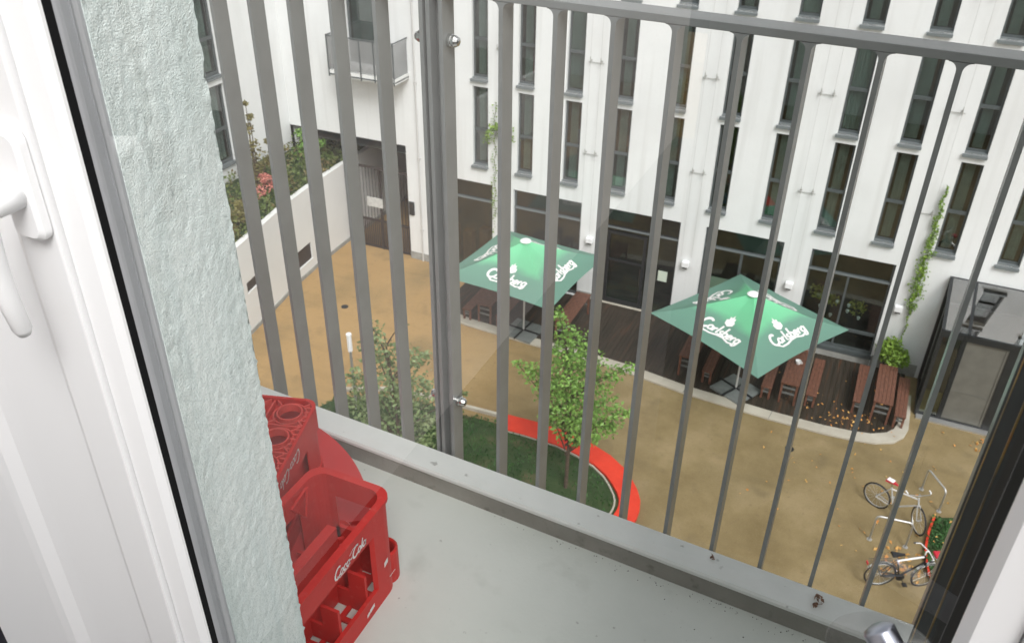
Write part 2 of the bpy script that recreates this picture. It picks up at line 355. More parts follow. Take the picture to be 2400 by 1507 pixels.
def lettering(mb, word, place, size, w=.1, slant=.15, rise=0., extra=()):
    """place(x, y) -> 3-D point on the surface; word is centred on x = 0"""
    tot = sum(GL[c][0] for c in word); x = -tot/2; strokes = []
    for c in word:
        adv, ss = GL[c]
        for st in ss: strokes.append(([(x+px+slant*py, py+rise*(x+px)) for px, py in st], w*(1.25 if c == 'C' else 1)))
        x += adv
    for st, ww in extra: strokes.append((st, ww))
    for st, ww in strokes:
        L, Rr = ribbon2d(st, ww); n = len(L)
        mb.add([place(p.x*size, p.y*size) for p in L]+[place(p.x*size, p.y*size) for p in Rr], [(i, i+1, n+i+1, n+i) for i in range(n-1)])
def blob(mb, poly, place, size, c=(0, 0)):
    n = len(poly)
    mb.add([place((c[0])*size, (c[1])*size)]+[place((c[0]+x)*size, (c[1]+y)*size) for x, y in poly], [(0, 1+i, 1+(i+1) % n) for i in range(n)])

# ------------------------------------------------------------------ foliage
def leaf(mb, p, s, nrm=None, asp=.62):
    d = Vector((random.gauss(0,1), random.gauss(0,1), random.gauss(0,.7)))
    if d.length < .01: d = Vector((1,0,0))
    d.normalize()
    k = nrm if nrm else Vector((random.gauss(0,.6), random.gauss(0,.6), random.uniform(.3,1)))
    a = d.cross(k)
    if a.length < .01: a = Vector((1,0,0))
    a.normalize(); c = a.cross(d)*.12*s
    s2 = s*random.uniform(.7, 1.25)
    q0 = p-d*s2*.5; q1 = p-d*s2*.05+a*s2*asp*.5+c; q2 = p+d*s2*.55; q3 = p-d*s2*.05-a*s2*asp*.5+c
    mb.add([q0, q1, q2, q3], [(0, 1, 2), (0, 2, 3)])
def clump(mb, c, r, n, s, squash=.85):
    c = Vector(c)
    for _ in range(n):
        d = Vector((random.gauss(0,1), random.gauss(0,1), random.gauss(0,1))).normalized()*r*random.random()**.45
        d.z *= squash
        leaf(mb, c+d, s)

# ================================================================== GROUND
D = 24.0                                      # distance to the opposite facade
g = MB(); N = 60
g.add([(-80,-60,0),(80,-60,0),(80,90,0),(-80,90,0)], [(0,1,2,3)])
structure(g.build('courtyard_ground', M['tan']))

# lawn with pale edging and red strip
out_line = [(-12.5,16.2),(-11.4,16.75),(-10.0,17.0),(-8.83,17.02),(-7.75,17.08),(-6.9,17.12),(-5.92,17.09),(-5.2,16.93),(-4.57,16.69),(-4.1,16.38),(-3.8,16.08),(-3.55,15.76),(-3.38,15.45),(-3.3,15.15),(-3.28,14.86),(-3.33,14.4),(-3.5,13.9),(-3.9,13.2),(-4.6,12.5),(-5.6,12.0)]
def offset(pl, d):
    res = []
    for i, p in enumerate(pl):
        a = Vector(pl[min(i+1, len(pl)-1)])-Vector(pl[max(i-1, 0)]); a.normalize(); res.append((p[0]+a.y*d, p[1]-a.x*d))
    return res
edge_in = offset(out_line, .1)
kerb = MB().strip(out_line[:6], edge_in[:6], 0, .1).build('lawn_edging', M['concrete_kerb']); structure(kerb)
red_o = out_line[4:]; red_i = offset(red_o, .52)
wid = [.62,.62,.62,.6,.58,.56,.55,.53,.52,.52,.52,.52,.52,.5,.45,.4]
red_i = [(q[0], q[1]) for q in [offset(red_o, wid[i])[i] for i in range(len(red_o))]]
tag(MB().strip(red_o, red_i, 0.004, .13).build('edging_strip', M['red_rubber'], bevel=.015), 'wide bright red curved strip edging the lawn under the young maple', 'edging strip')
lawn_poly = offset(out_line, .4)+[(-8, 11), (-12.5, 11), (-13.4, 13.5)]
structure(MB().prism([(x, y) for x, y in lawn_poly], -.02, .05).build('lawn', M['soil']))
ie = offset(red_o, .6); ie2 = offset(red_o, .64)
structure(MB().strip(ie, ie2, 0, .09).build('lawn_edging', M['concrete_kerb']))
gr = MB()
def inside(p, poly):
    c = False; n = len(poly)
    for i in range(n):
        a, b = poly[i], poly[i-1]
        if (a[1] > p[1]) != (b[1] > p[1]) and p[0] < (b[0]-a[0])*(p[1]-a[1])/(b[1]-a[1])+a[0]: c = not c
    return c
grass_poly = offset(out_line, .3)[:5]+offset(red_o, .68)[1:]+[(-8, 11), (-12.5, 11), (-13.2, 13.5)]
k = 0
while k < 9000:
    x, y = random.uniform(-13, -3.5), random.uniform(12.3, 17)
    if not inside((x, y), grass_poly): continue
    k += 1
    if random.random() < .75*math.exp(-((x+5.0)**2+(y-15.2)**2)/1.6)+.35*(math.sin(x*2.3+y)*math.sin(y*1.9-x*.7) > .35): continue
    a = random.uniform(0, 6.28); s = random.uniform(.05, .13); lean = Vector((random.gauss(0,.5), random.gauss(0,.5), 1)).normalized()
    b = Vector((math.cos(a), math.sin(a), 0))*.022
    p = Vector((x, y, .045)); gr.add([p-b, p+b, p+lean*s], [(0,1,2)])
structure(gr.build('grass', M['grass']), 'stuff')
# second small bed at the right, by the bicycles
bed2 = [(3.16,17.95),(3.06,17.4),(3.02,16.9),(3.03,16.5),(3.12,16.0),(3.35,15.5),(3.8,15.2),(4.6,15.4),(4.9,16.6),(4.4,17.9),(3.7,18.2)]
structure(MB().prism(bed2, -.02, .06).build('planting_bed', M['soil']))
tag(MB().strip(bed2[:7], offset(bed2[:7], -.05), 0.004, .1).build('edging_strip', M['red_rubber']), 'narrow red curved strip edging the small bed beside the bicycles', 'edging strip')
gr = MB()
for _ in range(1500):
    x, y = random.uniform(3, 4.6), random.uniform(15.5, 18)
    if inside((x, y), bed2): leaf(gr, Vector((x, y, random.uniform(.06, .14))), .09)
structure(gr.build('ground_cover', M['grass']), 'stuff')

# terrace deck with pale kerb
ko = [(-12.3,21.05),(-10.92,20.75),(-8.62,20.62),(-6.9,20.6),(-5.43,20.5),(-3.59,20.22),(-1.14,20.08),(.3,20.08),(1.11,20.15),(1.65,20.26),(2.1,20.5),(2.33,20.85),(2.42,21.25),(2.42,21.9),(2.4,22.9)]
ki = offset(ko, -.36)
ki = [(-12.2,21.4),(-10.85,21.12),(-8.6,20.98),(-6.85,20.96),(-5.4,20.86),(-3.55,20.58),(-1.1,20.44),(.3,20.44),(1.05,20.52),(1.5,20.62),(1.88,20.85),(2.05,21.1),(2.13,21.4),(2.15,21.9),(2.15,22.9)]
structure(MB().strip(ko, ki, 0, .07).build('terrace_kerb', M['concrete_kerb'], bevel=.01))
kj = MB()
for (a, b) in ((ko[3], ki[3]), (ko[5], ki[5]), (ko[6], ki[6]), (ko[8], ki[8])):
    dv = Vector((b[0]-a[0], b[1]-a[1], 0)); kj.obox((a[0]-.008, a[1], .055), (.016,0,0), dv, (0,0,.018))
structure(kj.build('kerb_joints', M['slab_grey']))
dk = MB(); x = -12.1
while x < 2.12:
    ys = 21.05
    for i in range(len(ki)-1):
        (xa, ya), (xb, yb) = ki[i], ki[i+1]
        if xb > xa and xa <= x <= xb: ys = ya+(yb-ya)*(x-xa)/(xb-xa)
    dk.box((x, ys-.02, 0), (x+.132, 23.98, .045+random.uniform(-.002, .002))); x += .14
structure(dk.build('terrace_deck', M['deck']))

# fallen leaves
lf = MB()
def scatter(n, fx, fy, z, s):
    for _ in range(n): leaf(lf, Vector((fx(), fy(), z+random.uniform(0, .02))), s, nrm=Vector((random.gauss(0,.25), random.gauss(0,.25), 1)))
scatter(45, lambda: random.gauss(1.0,.6), lambda: random.gauss(20.95,.25), .06, .085)
scatter(40, lambda: random.uniform(-2,2), lambda: random.uniform(21,23.6), .06, .08)
scatter(60, lambda: random.gauss(2.5,.25), lambda: random.gauss(16.1,.3), .015, .11)
scatter(60, lambda: random.uniform(-1.5,4.3), lambda: random.uniform(16,20.3), .012, .08)
scatter(26, lambda: random.gauss(4.2,.3), lambda: random.gauss(21.4,.35), .015, .11)
scatter(14, lambda: random.uniform(3.1,4.2), lambda: random.uniform(15.6,17.7), .3, .09)
structure(lf.build('leaf_litter', M['litter']), 'stuff')

# ================================================================== OPPOSITE BUILDING
def wall_holes(mb, u0, u1, z0, z1, holes, P, depth, back=True):
    """wall in (u, z) with rectangular holes; P(u, z, d) gives the point d behind the face"""
    us = sorted({u0, u1, *[h[0] for h in holes], *[h[1] for h in holes]}); zs = sorted({z0, z1, *[h[2] for h in holes], *[h[3] for h in holes]})
    for i in range(len(us)-1):
        for j in range(len(zs)-1):
            cu, cz = (us[i]+us[i+1])/2, (zs[j]+zs[j+1])/2
            if any(h[0] < cu < h[1] and h[2] < cz < h[3] for h in holes): continue
            mb.add([P(us[i],zs[j],0), P(us[i+1],zs[j],0), P(us[i+1],zs[j+1],0), P(us[i],zs[j+1],0)], [(0,1,2,3)])
    for a, b, c, d in holes:
        for (p, q) in (((a,c),(b,c)), ((b,c),(b,d)), ((b,d),(a,d)), ((a,d),(a,c))):
            mb.add([P(*p,0), P(*q,0), P(*q,depth), P(*p,depth)], [(0,1,2,3)])

bld = thing('courtyard_building', 'long white rendered building with rows of narrow dark windows above shopfronts', 'building', (-5, D, 0))
WW, WH = .54, 2.6
cols = [-11.63+1.567*k-WW for k in range(13)]
rows = [4.10, 6.97, 9.83, 12.70, 15.57, 18.43]
shops = [(-13.87,-11.47,.05,3.47), (-10.70,-8.31,.05,3.47), (-7.50,-5.08,.02,3.48), (-4.30,-1.97,.05,3.50), (-1.18,1.12,.36,3.48)]
BALD = (-16.7,-15.55, 6.85, 9.3)
holes = [(c, c+WW, r, r+WH) for c in cols for r in rows]+shops+[(-19.5,-14.74,-.2,4.28), (2.6,4.7,0,3.3), BALD]
P = lambda u, z, d: (u, D+d, z)
wb = MB(); wall_holes(wb, -19.5, 8.5, -.2, 22.0, holes, P, .16)
wb.add([(-19.5,D,22.0),(8.5,D,22.0),(8.5,D+9,22.0),(-19.5,D+9,22.0)], [(0,1,2,3)])
wb.add([(8.5,D,0),(8.5,D+9,0),(8.5,D+9,22.0),(8.5,D,22.0)], [(0,1,2,3)])
wb.build('wall', M['render'], bld, world=True)
ib = MB(); ib.add([(-14.5,D+1.5,-.1),(8.4,D+1.5,-.1),(8.4,D+1.5,3.7),(-14.5,D+1.5,3.7)], [(0,1,2,3)])
ib.add([(-14.5,D+.2,3.7),(8.4,D+.2,3.7),(8.4,D+1.5,3.7),(-14.5,D+1.5,3.7)], [(0,1,2,3)])
ib.add([(-14.5,D+.2,.03),(8.4,D+.2,.03),(8.4,D+1.5,.03),(-14.5,D+1.5,.03)], [(0,1,2,3)])
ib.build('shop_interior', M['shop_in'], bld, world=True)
ib = MB(); ib.add([(-19.4,D+.75,3.9),(8.4,D+.75,3.9),(8.4,D+.75,21.9),(-19.4,D+.75,21.9)], [(0,1,2,3)])
for z in (3.9, 6.78, 9.65, 12.5, 15.4, 18.2, 21.5): ib.add([(-19.4,D+.2,z),(8.4,D+.2,z),(8.4,D+.75,z),(-19.4,D+.75,z)], [(0,1,2,3)])
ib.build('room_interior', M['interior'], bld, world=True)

def frame_mb(w, h, t, d, bars=(), mull=()):
    m = MB(); m.box((0,0,0),(t,d,h)); m.box((w-t,0,0),(w,d,h)); m.box((t,0,0),(w-t,d,t*1.5)); m.box((t,0,h-t),(w-t,d,h))
    for b, bt in bars: m.box((t,-.012,b),(w-t,d,b+bt))
    for b, bt, z0, z1 in mull: m.box((b,-.008,z0),(b+bt,d,z1))
    return m
def make_window(parent, loc):
    f = frame_mb(WW, WH, .055, .05, bars=[(1.14,.09)]).build('window', M['slate'], parent); f.location = loc
    MB().box((.05,.03,.08),(WW-.05,.036,1.15)).box((.05,.03,1.22),(WW-.05,.036,WH-.05)).build('pane', M['window_glass'], f)
    s = MB(); s.box((-.04,-.20,-.085),(WW+.01,-.02,-.03)); s.box((-.04,-.205,-.105),(WW+.01,-.19,-.03)); s.box((0,-.11,-.03),(WW,.0,.02)); s.build('sill', M['sill'], f)
    return f
w0 = make_window(bld, (cols[0]+5, .11, rows[0]))
def curtain_mb(w, h, n=14):
    m = MB(); vs = []
    for i in range(n*2+1):
        x = w*i/(2*n); y = .02*math.sin(i*1.7)
        vs += [(x, y, 0), (x, y, h)]
    return m.add(vs, [(2*i, 2*i+2, 2*i+3, 2*i+1) for i in range(2*n)])
cur_me = {}
cur = {(2,1):(0,.42), (7,1):(0,.5), (8,1):(0,.14), (0,0):(.1,.25), (6,2):(0,.5), (4,2):(0,.5), (10,1):(.05,.2)}
stf = {(1,1):((.5,.05,.09),.3,.75), (6,0):((.35,.06,.05),.2,.95), (5,0):((.05,.16,.35),.1,.35), (2,1):((.3,.24,.06),.05,.3), (3,0):((.28,.1,.05),1.35,1.6), (10,1):((.4,.12,.04),.06,.16), (8,0):((.2,.19,.13),.9,1.6), (8,1):((.22,.1,.05),1.3,2.4), (0,1):((.1,.13,.07),1.3,2.2)}
for r, z in enumerate(rows):
    for c, x in enumerate(cols):
        if r == 0 and c == 0: f = w0
        else: f = dup_tree(w0, bld); f.location = (x+5, .11, z)
        if (c, r) in cur:
            a, ww = cur[c, r]; o = curtain_mb(ww, WH-.12).build('curtain', M['curtain'], f); o.location = (.03+a, .12, .08)
        if (c, r) in stf:
            cc, z0, z1 = stf[c, r]
            mm = mat('coloured_cloth', cc, .8, var=.3, vscale=6)
            q = MB(); q.box((.18,.2,z0),(.46,.34,z1)); q.box((.24,.18,z1),(.42,.3,z1+.08)); q.build('furniture', mm, f, bevel=.02)

# shopfronts
for k, (a, b, z0, z1) in enumerate(shops):
    w_, h_ = b-a, z1-z0
    mull = [(w_*.5-.03,.06,.0,h_-.72)] if k in (1, 4) else []
    if k == 2: mull = [(w_*.66-.05,.1,0,h_)]
    if k == 3: mull = [(w_*.5-.04,.08,0,h_-.7)]
    bars = [(h_-.70,.085)]
    if k == 4: bars.append((.62,.09))
    f = frame_mb(w_, h_, .06, .06, bars=bars, mull=mull).build('shopfront', M['slate_dark'] if k == 2 else M['slate'], bld); f.location = (a+5, .1, z0)
    MB().box((.03,.035,.03),(w_-.03,.042,h_-.03)).build('pane', M['shop_glass'], f)
    tb = MB(); tb.box((.0,-.035,h_-.69),(w_,-.014,h_-.63)); tb.build('transom_cap', M['sill'], f)
    if k == 2:
        dd = frame_mb(1.3, 2.6, .09, .05, bars=[(1.55,.06)]).build('door', M['slate_dark'], f); dd.location = (.1, -.03, .06)
        MB().tube([(1.2,-.07,.9),(1.2,-.07,1.5)], .014).build('handle', M['steel'], f).location = (.1, -.03, .06)
        MB().box((w_*.66+.28,-.02,1.25),(w_*.66+.58,-.015,1.62)).build('notice', M['paper'], f)
        MB().box((-.02,-.12,-.03),(w_+.02,-.001,.03)).build('doorstep', M['concrete_kerb'], f)
    if k == 3:
        MB().box((.25,.06,1.3),(.95,.064,1.75)).build('poster', M['paper'], f)
    if k == 4:
        MB().box((-.02,-.14,-.1),(w_+.02,-.002,.02)).build('sill', M['slate'], f)
        pl = MB()
        for cx, cz, rr in ((.4,1.45,.28), (.85,1.3,.22), (1.6,1.2,.3)): clump(pl, (cx,.5,cz), rr, 90, .12)
        pl.build('indoor_plants', mat('flower_leaf', (.3,.3,.06), .7, var=.5, vscale=9), f)
        cups = MB()
        for cx, cz in ((.55,.98), (1.0,1.25), (1.35,1.2), (1.7,.85), (.9,.75), (1.35,1.0)): cups.lathe([(.03,0),(.05,.08),(.045,.1)], (cx,.42,cz), 10)
        cups.build('lamps', M['lamp_white'], f)
    if k in (1, 0):
        q = MB()
        for cx in (.35,.95,1.6,2.0): q.box((cx,.5,.0),(cx+.35,.8,random.uniform(.8,1.5)))
        q.build('shop_furniture', mat('brown_shop_wood', (.12,.055,.03), .6, var=.4, vscale=4), f)
MB().box((-14.74,D-.02,0),(-13.89,D-.001,.28)).box((-11.45,D-.02,0),(-10.72,D-.001,.28)).box((-8.29,D-.02,0),(-7.53,D-.001,.28)).box((-5.05,D-.02,0),(-4.33,D-.001,.28)).box((-1.95,D-.02,0),(-1.2,D-.001,.28)).box((1.14,D-.02,0),(2.42,D-.001,.42)).box((-1.18,D-.02,0),(1.12,D-.001,.24)).build('plinth', M['plinth'], bld, world=True)
# gateway passage, gate, balcony, down pipe
ps = MB()
ps.add([(-19.5,D+.16,4.28),(-14.74,D+.16,4.28),(-14.74,D+6,4.28),(-19.5,D+6,4.28)], [(0,1,2,3)])
ps.add([(-14.74,D+.16,0),(-14.74,D+6,0),(-14.74,D+6,4.28),(-14.74,D+.16,4.28)], [(0,1,2,3)])
ps.add([(-19.5,D+6,0),(-14.74,D+6,0),(-14.74,D+6,4.28),(-19.5,D+6,4.28)], [(0,1,2,3)])
ps.build('passage', M['passage'], bld, world=True)
gt = MB()
gx0, gx1, gy = -17.36, -14.76, D+.1
for x in (gx0, -16.0, gx1-.06): gt.box((x,gy,0),(x+.06,gy+.06,3.2))
for z in (.02, 1.1, 3.14): gt.box((gx0+.06,gy+.002,z),(gx1-.06,gy+.058,z+.07))
x = gx0+.1
while x < gx1-.08: gt.box((x,gy+.02,.09),(x+.05,gy+.04,1.1)); x += .085
x = gx0+.16
while x < gx1-.08: gt.box((x,gy+.02,1.17),(x+.018,gy+.04,3.14)); x += .13
gate = gt.build('gate', M['gate'], bld, world=True)
MB().box((-16.5,D+.04,1.7),(-15.85,D+.07,2.06)).build('sign_board', mat('grey_white_board', (.5,.5,.48), .6, var=.15, vscale=9), gate, world=False).location = (5, -D, 0)
bs = MB(); bs.box((-16.95,23.12,6.62),(-14.46,D-.002,6.80)); bal = bs.build('balcony', M['render_grey'], bld, world=True)
fr = MB()
for z in (6.66, 7.88): fr.box((-16.93,23.1,z),(-14.47,23.13,z+.04)); 
for z in (6.66, 7.88): fr.box((-16.94,23.13,z),(-16.91,23.99,z+.04)); fr.box((-14.49,23.13,z),(-14.46,23.99,z+.04))
for x in (-16.94,-15.72,-15.2,-14.5): fr.box((x,23.095,6.60),(x+.035,23.135,7.93))
ro = fr.build('railing_frame', M['slate'], bal); ro.location = (5, -D, 0)
pn = MB(); pn.box((-16.90,23.112,6.86),(-14.51,23.118,7.86)); pn.box((-16.93,23.15,6.72),(-16.92,23.95,7.86)); pn.box((-14.48,23.15,6.72),(-14.47,23.95,7.86))
po = pn.build('railing_mesh', glass('grey_mesh_panel', (.72,.72,.72), .03, .6, film=(.45,.46,.46), filmfac=.35), bal); po.location = (5, -D, 0)
bd = frame_mb(1.15, 2.45, .08, .06).build('balcony_door', M['slate'], bld); bd.location = (BALD[0]+5, .08, BALD[2])
MB().box((.06,.03,.08),(1.09,.036,2.4)).build('pane', M['window_glass'], bd)
MB().box((.1,.1,.1),(1.05,.12,2.3)).build('curtain', mat('grey_green_blind', (.2,.23,.22), .8, var=.2, vscale=3), bd)
dp = MB(); dp.tube([(-14.22,D-.05,.0),(-14.22,D-.05,16.4)], .028, 8)
for z in (1.2, 3.9, 6.5, 9.1): dp.box((-14.27,D-.07,z),(-14.17,D-.001,z+.05))
tag(dp.build('drain_pipe', mat('pale_grey_pipe', (.55,.54,.53), .5)), 'thin pale drain pipe on the white wall beside the dark gateway', 'pipe')
ic = thing('intercom_box', 'small dark intercom box on the wall at the right edge of the gateway', 'intercom', (-14.6, D-.06, 1.75))
MB().box((-.1,0,0),(.1,.059,.5)).build('housing', M['slate_dark'], ic, bevel=.01); MB().box((-.06,-.012,.3),(.06,-.001,.42)).build('button_panel', M['gate'], ic)

# wall lamps
spots = [(-7.95,2.2,'white cube wall lamp half hidden between the left umbrella and the glazed door'), (-4.76,2.08,'white cube wall lamp on the pier right of the glazed door with the notice'), (-1.60,2.12,'white cube wall lamp right behind the top of the right umbrella'), (1.48,2.12,'white cube wall lamp beside the long creeper, above the potted shrub')]
lp = None
for x, z, lab in spots:
    if lp is None:
        lp = thing('wall_lamp', lab, 'wall lamp', (x, D, z), group='white wall lamps between the shopfronts')
        MB().box((-.11,-.17,-.02),(.11,-.01,.17)).build('lamp_shade', M['lamp_white'], lp, bevel=.02); MB().box((-.07,-.13,-.07),(.07,-.02,-.02)).build('socket', M['slate_dark'], lp)
    else:
        o = dup_tree(lp); o.location = (x, D, z); o['label'] = lab
# climbing wires
tl = None
trl = [(-11.1,'thin steel climbing wires carrying the hanging sprig of creeper'), (-8.12,'bare steel climbing wires above the lamp by the left umbrella'), (-4.76,'bare steel climbing wires above the lamp right of the glazed door'), (-1.66,'bare steel climbing wires above the lamp behind the right umbrella'), (1.45,'thin steel climbing wires carrying the long upright creeper')]
for x, lab in trl:
    if tl is None:
        tl = thing('climbing_wires', lab, 'trellis', (x, D, 2.4), group='plant wires with brackets on the white facade')
        cb = MB()
        for dx in (-.16, .16): cb.tube([(dx,-.12,0),(dx,-.12,11.5)], .0035, 4)
        cb.build('wire', mat('thin_wire', (.42,.42,.41), .5), tl)
        for z in (2.8, 5.6, 8.4):
            q = MB(); q.tube([(-.24,-.03,z-.05),(.24,-.03,z-.05)], .009, 6)
            for dx in (-.16, .16): q.tube([(dx,-.001,z),(dx,-.12,z)], .016, 6); q.tube([(dx,-.12,z-.07),(dx,-.12,z+.12)], .014, 6); q.lathe([(.03,0),(.03,.02)], (dx,-.021,z), 8, axis=(0,1,0))
            q.build('bracket', mat('grey_bracket', (.36,.36,.34), .5), tl)
    else:
        o = dup_tree(tl); o.location = (x, D, 2.4); o['label'] = lab
# creepers
iv = MB(); st = MB(); pth = []
for i in range(60):
    t = i/59; z = .9+5.1*t; x = 1.80-.03*t+.03*math.sin(i*.9); wdt = .12*math.sin(math.pi*min(1, max(0, (t-.05)/.95))**.7)+.02
    if z < 2.2: wdt *= .25
    pth.append((x, D-.05, z))
    for _ in range(int(6+wdt*150) if z > 2.1 else 3): leaf(iv, Vector((x+random.gauss(0,wdt*.6), D-.08-abs(random.gauss(0,.05)), z+random.uniform(-.06,.06))), .085)
cr = thing('creeper', 'long narrow bright green creeper climbing the wall between shop window and porch', 'climbing plant', (1.8, D, .9))
iv.build('foliage', M['leaf_ivy'], cr, world=True); st.tube(pth, .008, 5).build('stem', M['bark'], cr, world=True)
iv = MB(); pth = []
for i in range(44):
    z = 6.3-i*.09; x = -11.35+.04*math.sin(i*.8); pth.append((x, D-.05, z))
    for _ in range(4): leaf(iv, Vector((x+random.gauss(0,.07), D-.08, z)), .08)
for i in range(14):
    t = i/13
    for sx, sz in ((.5,-.25), (-.28,-.75), (.62,-.55)):
        p = Vector((-11.3+sx*t, D-.1-.2*math.sin(t*3), 5.55+.25*math.sin(t*2)+sz*t))
        for _ in range(7): leaf(iv, p+Vector((random.gauss(0,.06), random.gauss(0,.06), random.gauss(0,.06))), .11)
for i in range(30):
    z = .6+i*.1; leaf(iv, Vector((-11.42+random.gauss(0,.05), D-.07, z)), .08)
cr = thing('creeper', 'light green creeper sprig hanging off its wires beside the leftmost window columns', 'climbing plant', (-11.35, D, 2.4))
iv.build('foliage', M['leaf_ivy'], cr, world=True); MB().tube(pth, .007, 5).build('stem', M['bark'], cr, world=True)

# glazed entrance porch
pc = thing('entrance_porch', 'dark framed glass entrance porch with sloping glass roof against the white wall', 'porch', (3.6, 22.1, 0))
X0, X1, YF, ZB, ZF = 2.52, 4.62, 22.12, 3.46, 2.82
f = MB()
for x in (X0, X1-.09): f.box((x,YF,0),(x+.09,YF+.09,ZF-.12)); f.box((x,D-.1,0),(x+.09,D-.002,ZB-.15))
f.box((X0,YF-.03,ZF-.18),(X1,YF+.09,ZF)); f.box((X0,D-.1,ZB-.12),(X1,D-.003,ZB+.02))
for x in (X0, X0+.62, X1-.08): f.obox((x,YF,ZF-.06),(.08,0,0),(0,D-.1-YF,ZB-ZF),(0,0,.09))
f.box((X0+.005,YF+.09,.0),(X0+.085,D-.1,.1)); f.box((X0+.005,YF+.8,.1),(X0+.085,YF+.88,2.95))
f.box((X0+.09,YF,0),(X1-.09,YF+.09,.1)); f.box((X0+.55,YF-.01,.1),(X0+.67,YF+.08,ZF-.18)); f.box((X1-.42,YF-.01,.1),(X1-.09,YF+.08,ZF-.18))
f.build('frame', M['slate_dark'], pc, world=True)
MB().add([(X0+.04,YF,ZF+.02),(X1-.04,YF,ZF+.02),(X1-.04,D-.1,ZB+.02),(X0+.04,D-.1,ZB+.02)], [(0,1,2,3)]).build('roof_pane', M['roof_glass'], pc, world=True)
MB().box((X0+.04,YF+.09,.1),(X0+.046,D-.1,2.9)).box((X0+.09,YF+.03,.1),(X0+.55,YF+.036,ZF-.18)).build('side_pane', M['shop_glass'], pc, world=True)
dm = MB(); dm.box((X0+.67,YF+.03,.1),(X1-.48,YF+.05,ZF-.2)); dm.box((X0+.675,YF+.02,1.02),(X1-.485,YF+.029,1.035)); dm.box((X1-.48,YF+.01,.1),(X1-.42,YF+.06,ZF-.2))
dm.build('door', M['porch_door'], pc, world=True)
MB().box((X0+.1,D-.5,.02),(X1-.1,D-.4,2.9)).build('back_panel', M['passage'], pc, world=True)
MB().box((X0+.05,YF-.2,.0),(X1,YF-.001,.05)).build('doorstep', M['galv'], pc, world=True)
# potted plant
pp = thing('potted_shrub', 'round leafy shrub in a dark tall pot below the creeper', 'potted plant', (1.63, 23.55, .045))
MB().lathe([(.13,0),(.19,.5),(.2,.52),(.17,.53),(.15,.5)], n=20).build('pot', M['slate_dark'], pp, smooth=False)
q = MB(); 
for c in ((0,0,.95), (-.22,0,.85), (.2,-.05,.88), (.05,-.2,.8), (-.05,.1,1.1), (.28,.0,.7), (-.25,-.1,1.05)): clump(q, c, .27, 150, .13)
q.build('foliage', M['leaf_ivy'], pp); MB().tube([(0,0,.5),(.02,0,.9)], .03).build('stem', M['bark'], pp)

# ================================================================== LEFT WING, RETAINING WALL, RAISED BED
XL = -19.5
lw = thing('side_wing', 'white side wing with dark windows beyond the planted bank at left', 'building', (XL, 20, 0))
lh = [(19.3, 21.0, z, z+WH) for z in (4.0, 6.87, 9.75)]+[(15.5, 17.2, z, z+WH) for z in (4.0, 6.87)]
wb = MB(); wall_holes(wb, 4, D+6, -.2, 22.0, lh, lambda u, z, d: (XL-d, u, z), .16)
wb.build('wall', M['render'], lw, world=True)
MB().box((XL-1.2,12,3.5),(XL-1.1,23.9,14)).build('room_interior', M['interior'], lw, world=True)
for a, b, z0, z1 in lh:
    f = MB(); t = .07
    f.box((XL-.16,a,z0),(XL-.1,a+t,z1)); f.box((XL-.16,b-t,z0),(XL-.1,b,z1)); f.box((XL-.16,a+t,z0),(XL-.1,b-t,z0+.12)); f.box((XL-.16,a+t,z1-t),(XL-.1,b-t,z1)); f.box((XL-.16,a+t,z0+1.1),(XL-.095,b-t,z0+1.2)); f.box((XL-.16,(a+b)/2-.04,z0+.12),(XL-.099,(a+b)/2+.04,z1-t))
    fo = f.build('window', M['slate'], lw, world=True)
    MB().box((XL-.14,a+.03,z0+.05),(XL-.134,b-.03,z1-.05)).build('pane', M['window_glass'], fo).location = (-XL, -20, 0)
    MB().box((XL-.1,a-.03,z0-.08),(XL+.06,b+.03,z0-.02)).box((XL-.1,a,z0-.02),(XL-.0,b,z0+.005)).build('sill', M['sill'], fo).location = (-XL, -20, 0)
    c = MB(); vs = []
    for i in range(41):
        y = a+.1+(b-a-.2)*i/40; vs += [(XL-.3+.02*math.sin(i*1.3), y, z0+.1), (XL-.3+.02*math.sin(i*1.3), y, z1-.05)]
    c.add(vs, [(2*i,2*i+2,2*i+3,2*i+1) for i in range(40)]).build('curtain', M['curtain'], fo).location = (-XL, -20, 0)
rw = thing('retaining_wall', 'curved white retaining wall with dark slots below the planted bank', 'wall', (-17.3, 20, 0))
base = [(9,-15.5),(12,-16.0),(15,-16.4),(17.37,-16.70),(18.93,-16.97),(20.65,-17.28),(22.44,-17.46),(24.1,-17.52),(30,-17.56)]
def bx(y):
    for (ya, xa), (yb, xb) in zip(base, base[1:]):
        if ya <= y <= yb: return xa+(xb-xa)*(y-ya)/(yb-ya)
    return base[-1][1]
TOPZ = 3.05
slots = [(20.63,21.72,.46,1.12), (22.5,22.62,.74,1.34), (17.6,18.6,1.35,1.72)]
ys = [9+.5*i for i in range(43)]
def PW(u, z, d): return (bx(u)-d, u, z)
m = MB()
uu = sorted(set(ys) | {s for q in slots for s in q[:2]})
zz = sorted({0, TOPZ} | {s for q in slots for s in q[2:]})
for i in range(len(uu)-1):
    for j in range(len(zz)-1):
        cu, cz = (uu[i]+uu[i+1])/2, (zz[j]+zz[j+1])/2
        if any(q[0] < cu < q[1] and q[2] < cz < q[3] for q in slots): continue
        m.add([PW(uu[i],zz[j],0), PW(uu[i+1],zz[j],0), PW(uu[i+1],zz[j+1],0), PW(uu[i],zz[j+1],0)], [(0,1,2,3)])
    m.add([PW(uu[i],TOPZ,0), PW(uu[i+1],TOPZ,0), PW(uu[i+1],TOPZ,.2), PW(uu[i],TOPZ,.2)], [(0,1,2,3)])
    m.add([PW(uu[i],TOPZ,.2), PW(uu[i+1],TOPZ,.2), PW(uu[i+1],TOPZ-.4,.2), PW(uu[i],TOPZ-.4,.2)], [(0,1,2,3)])
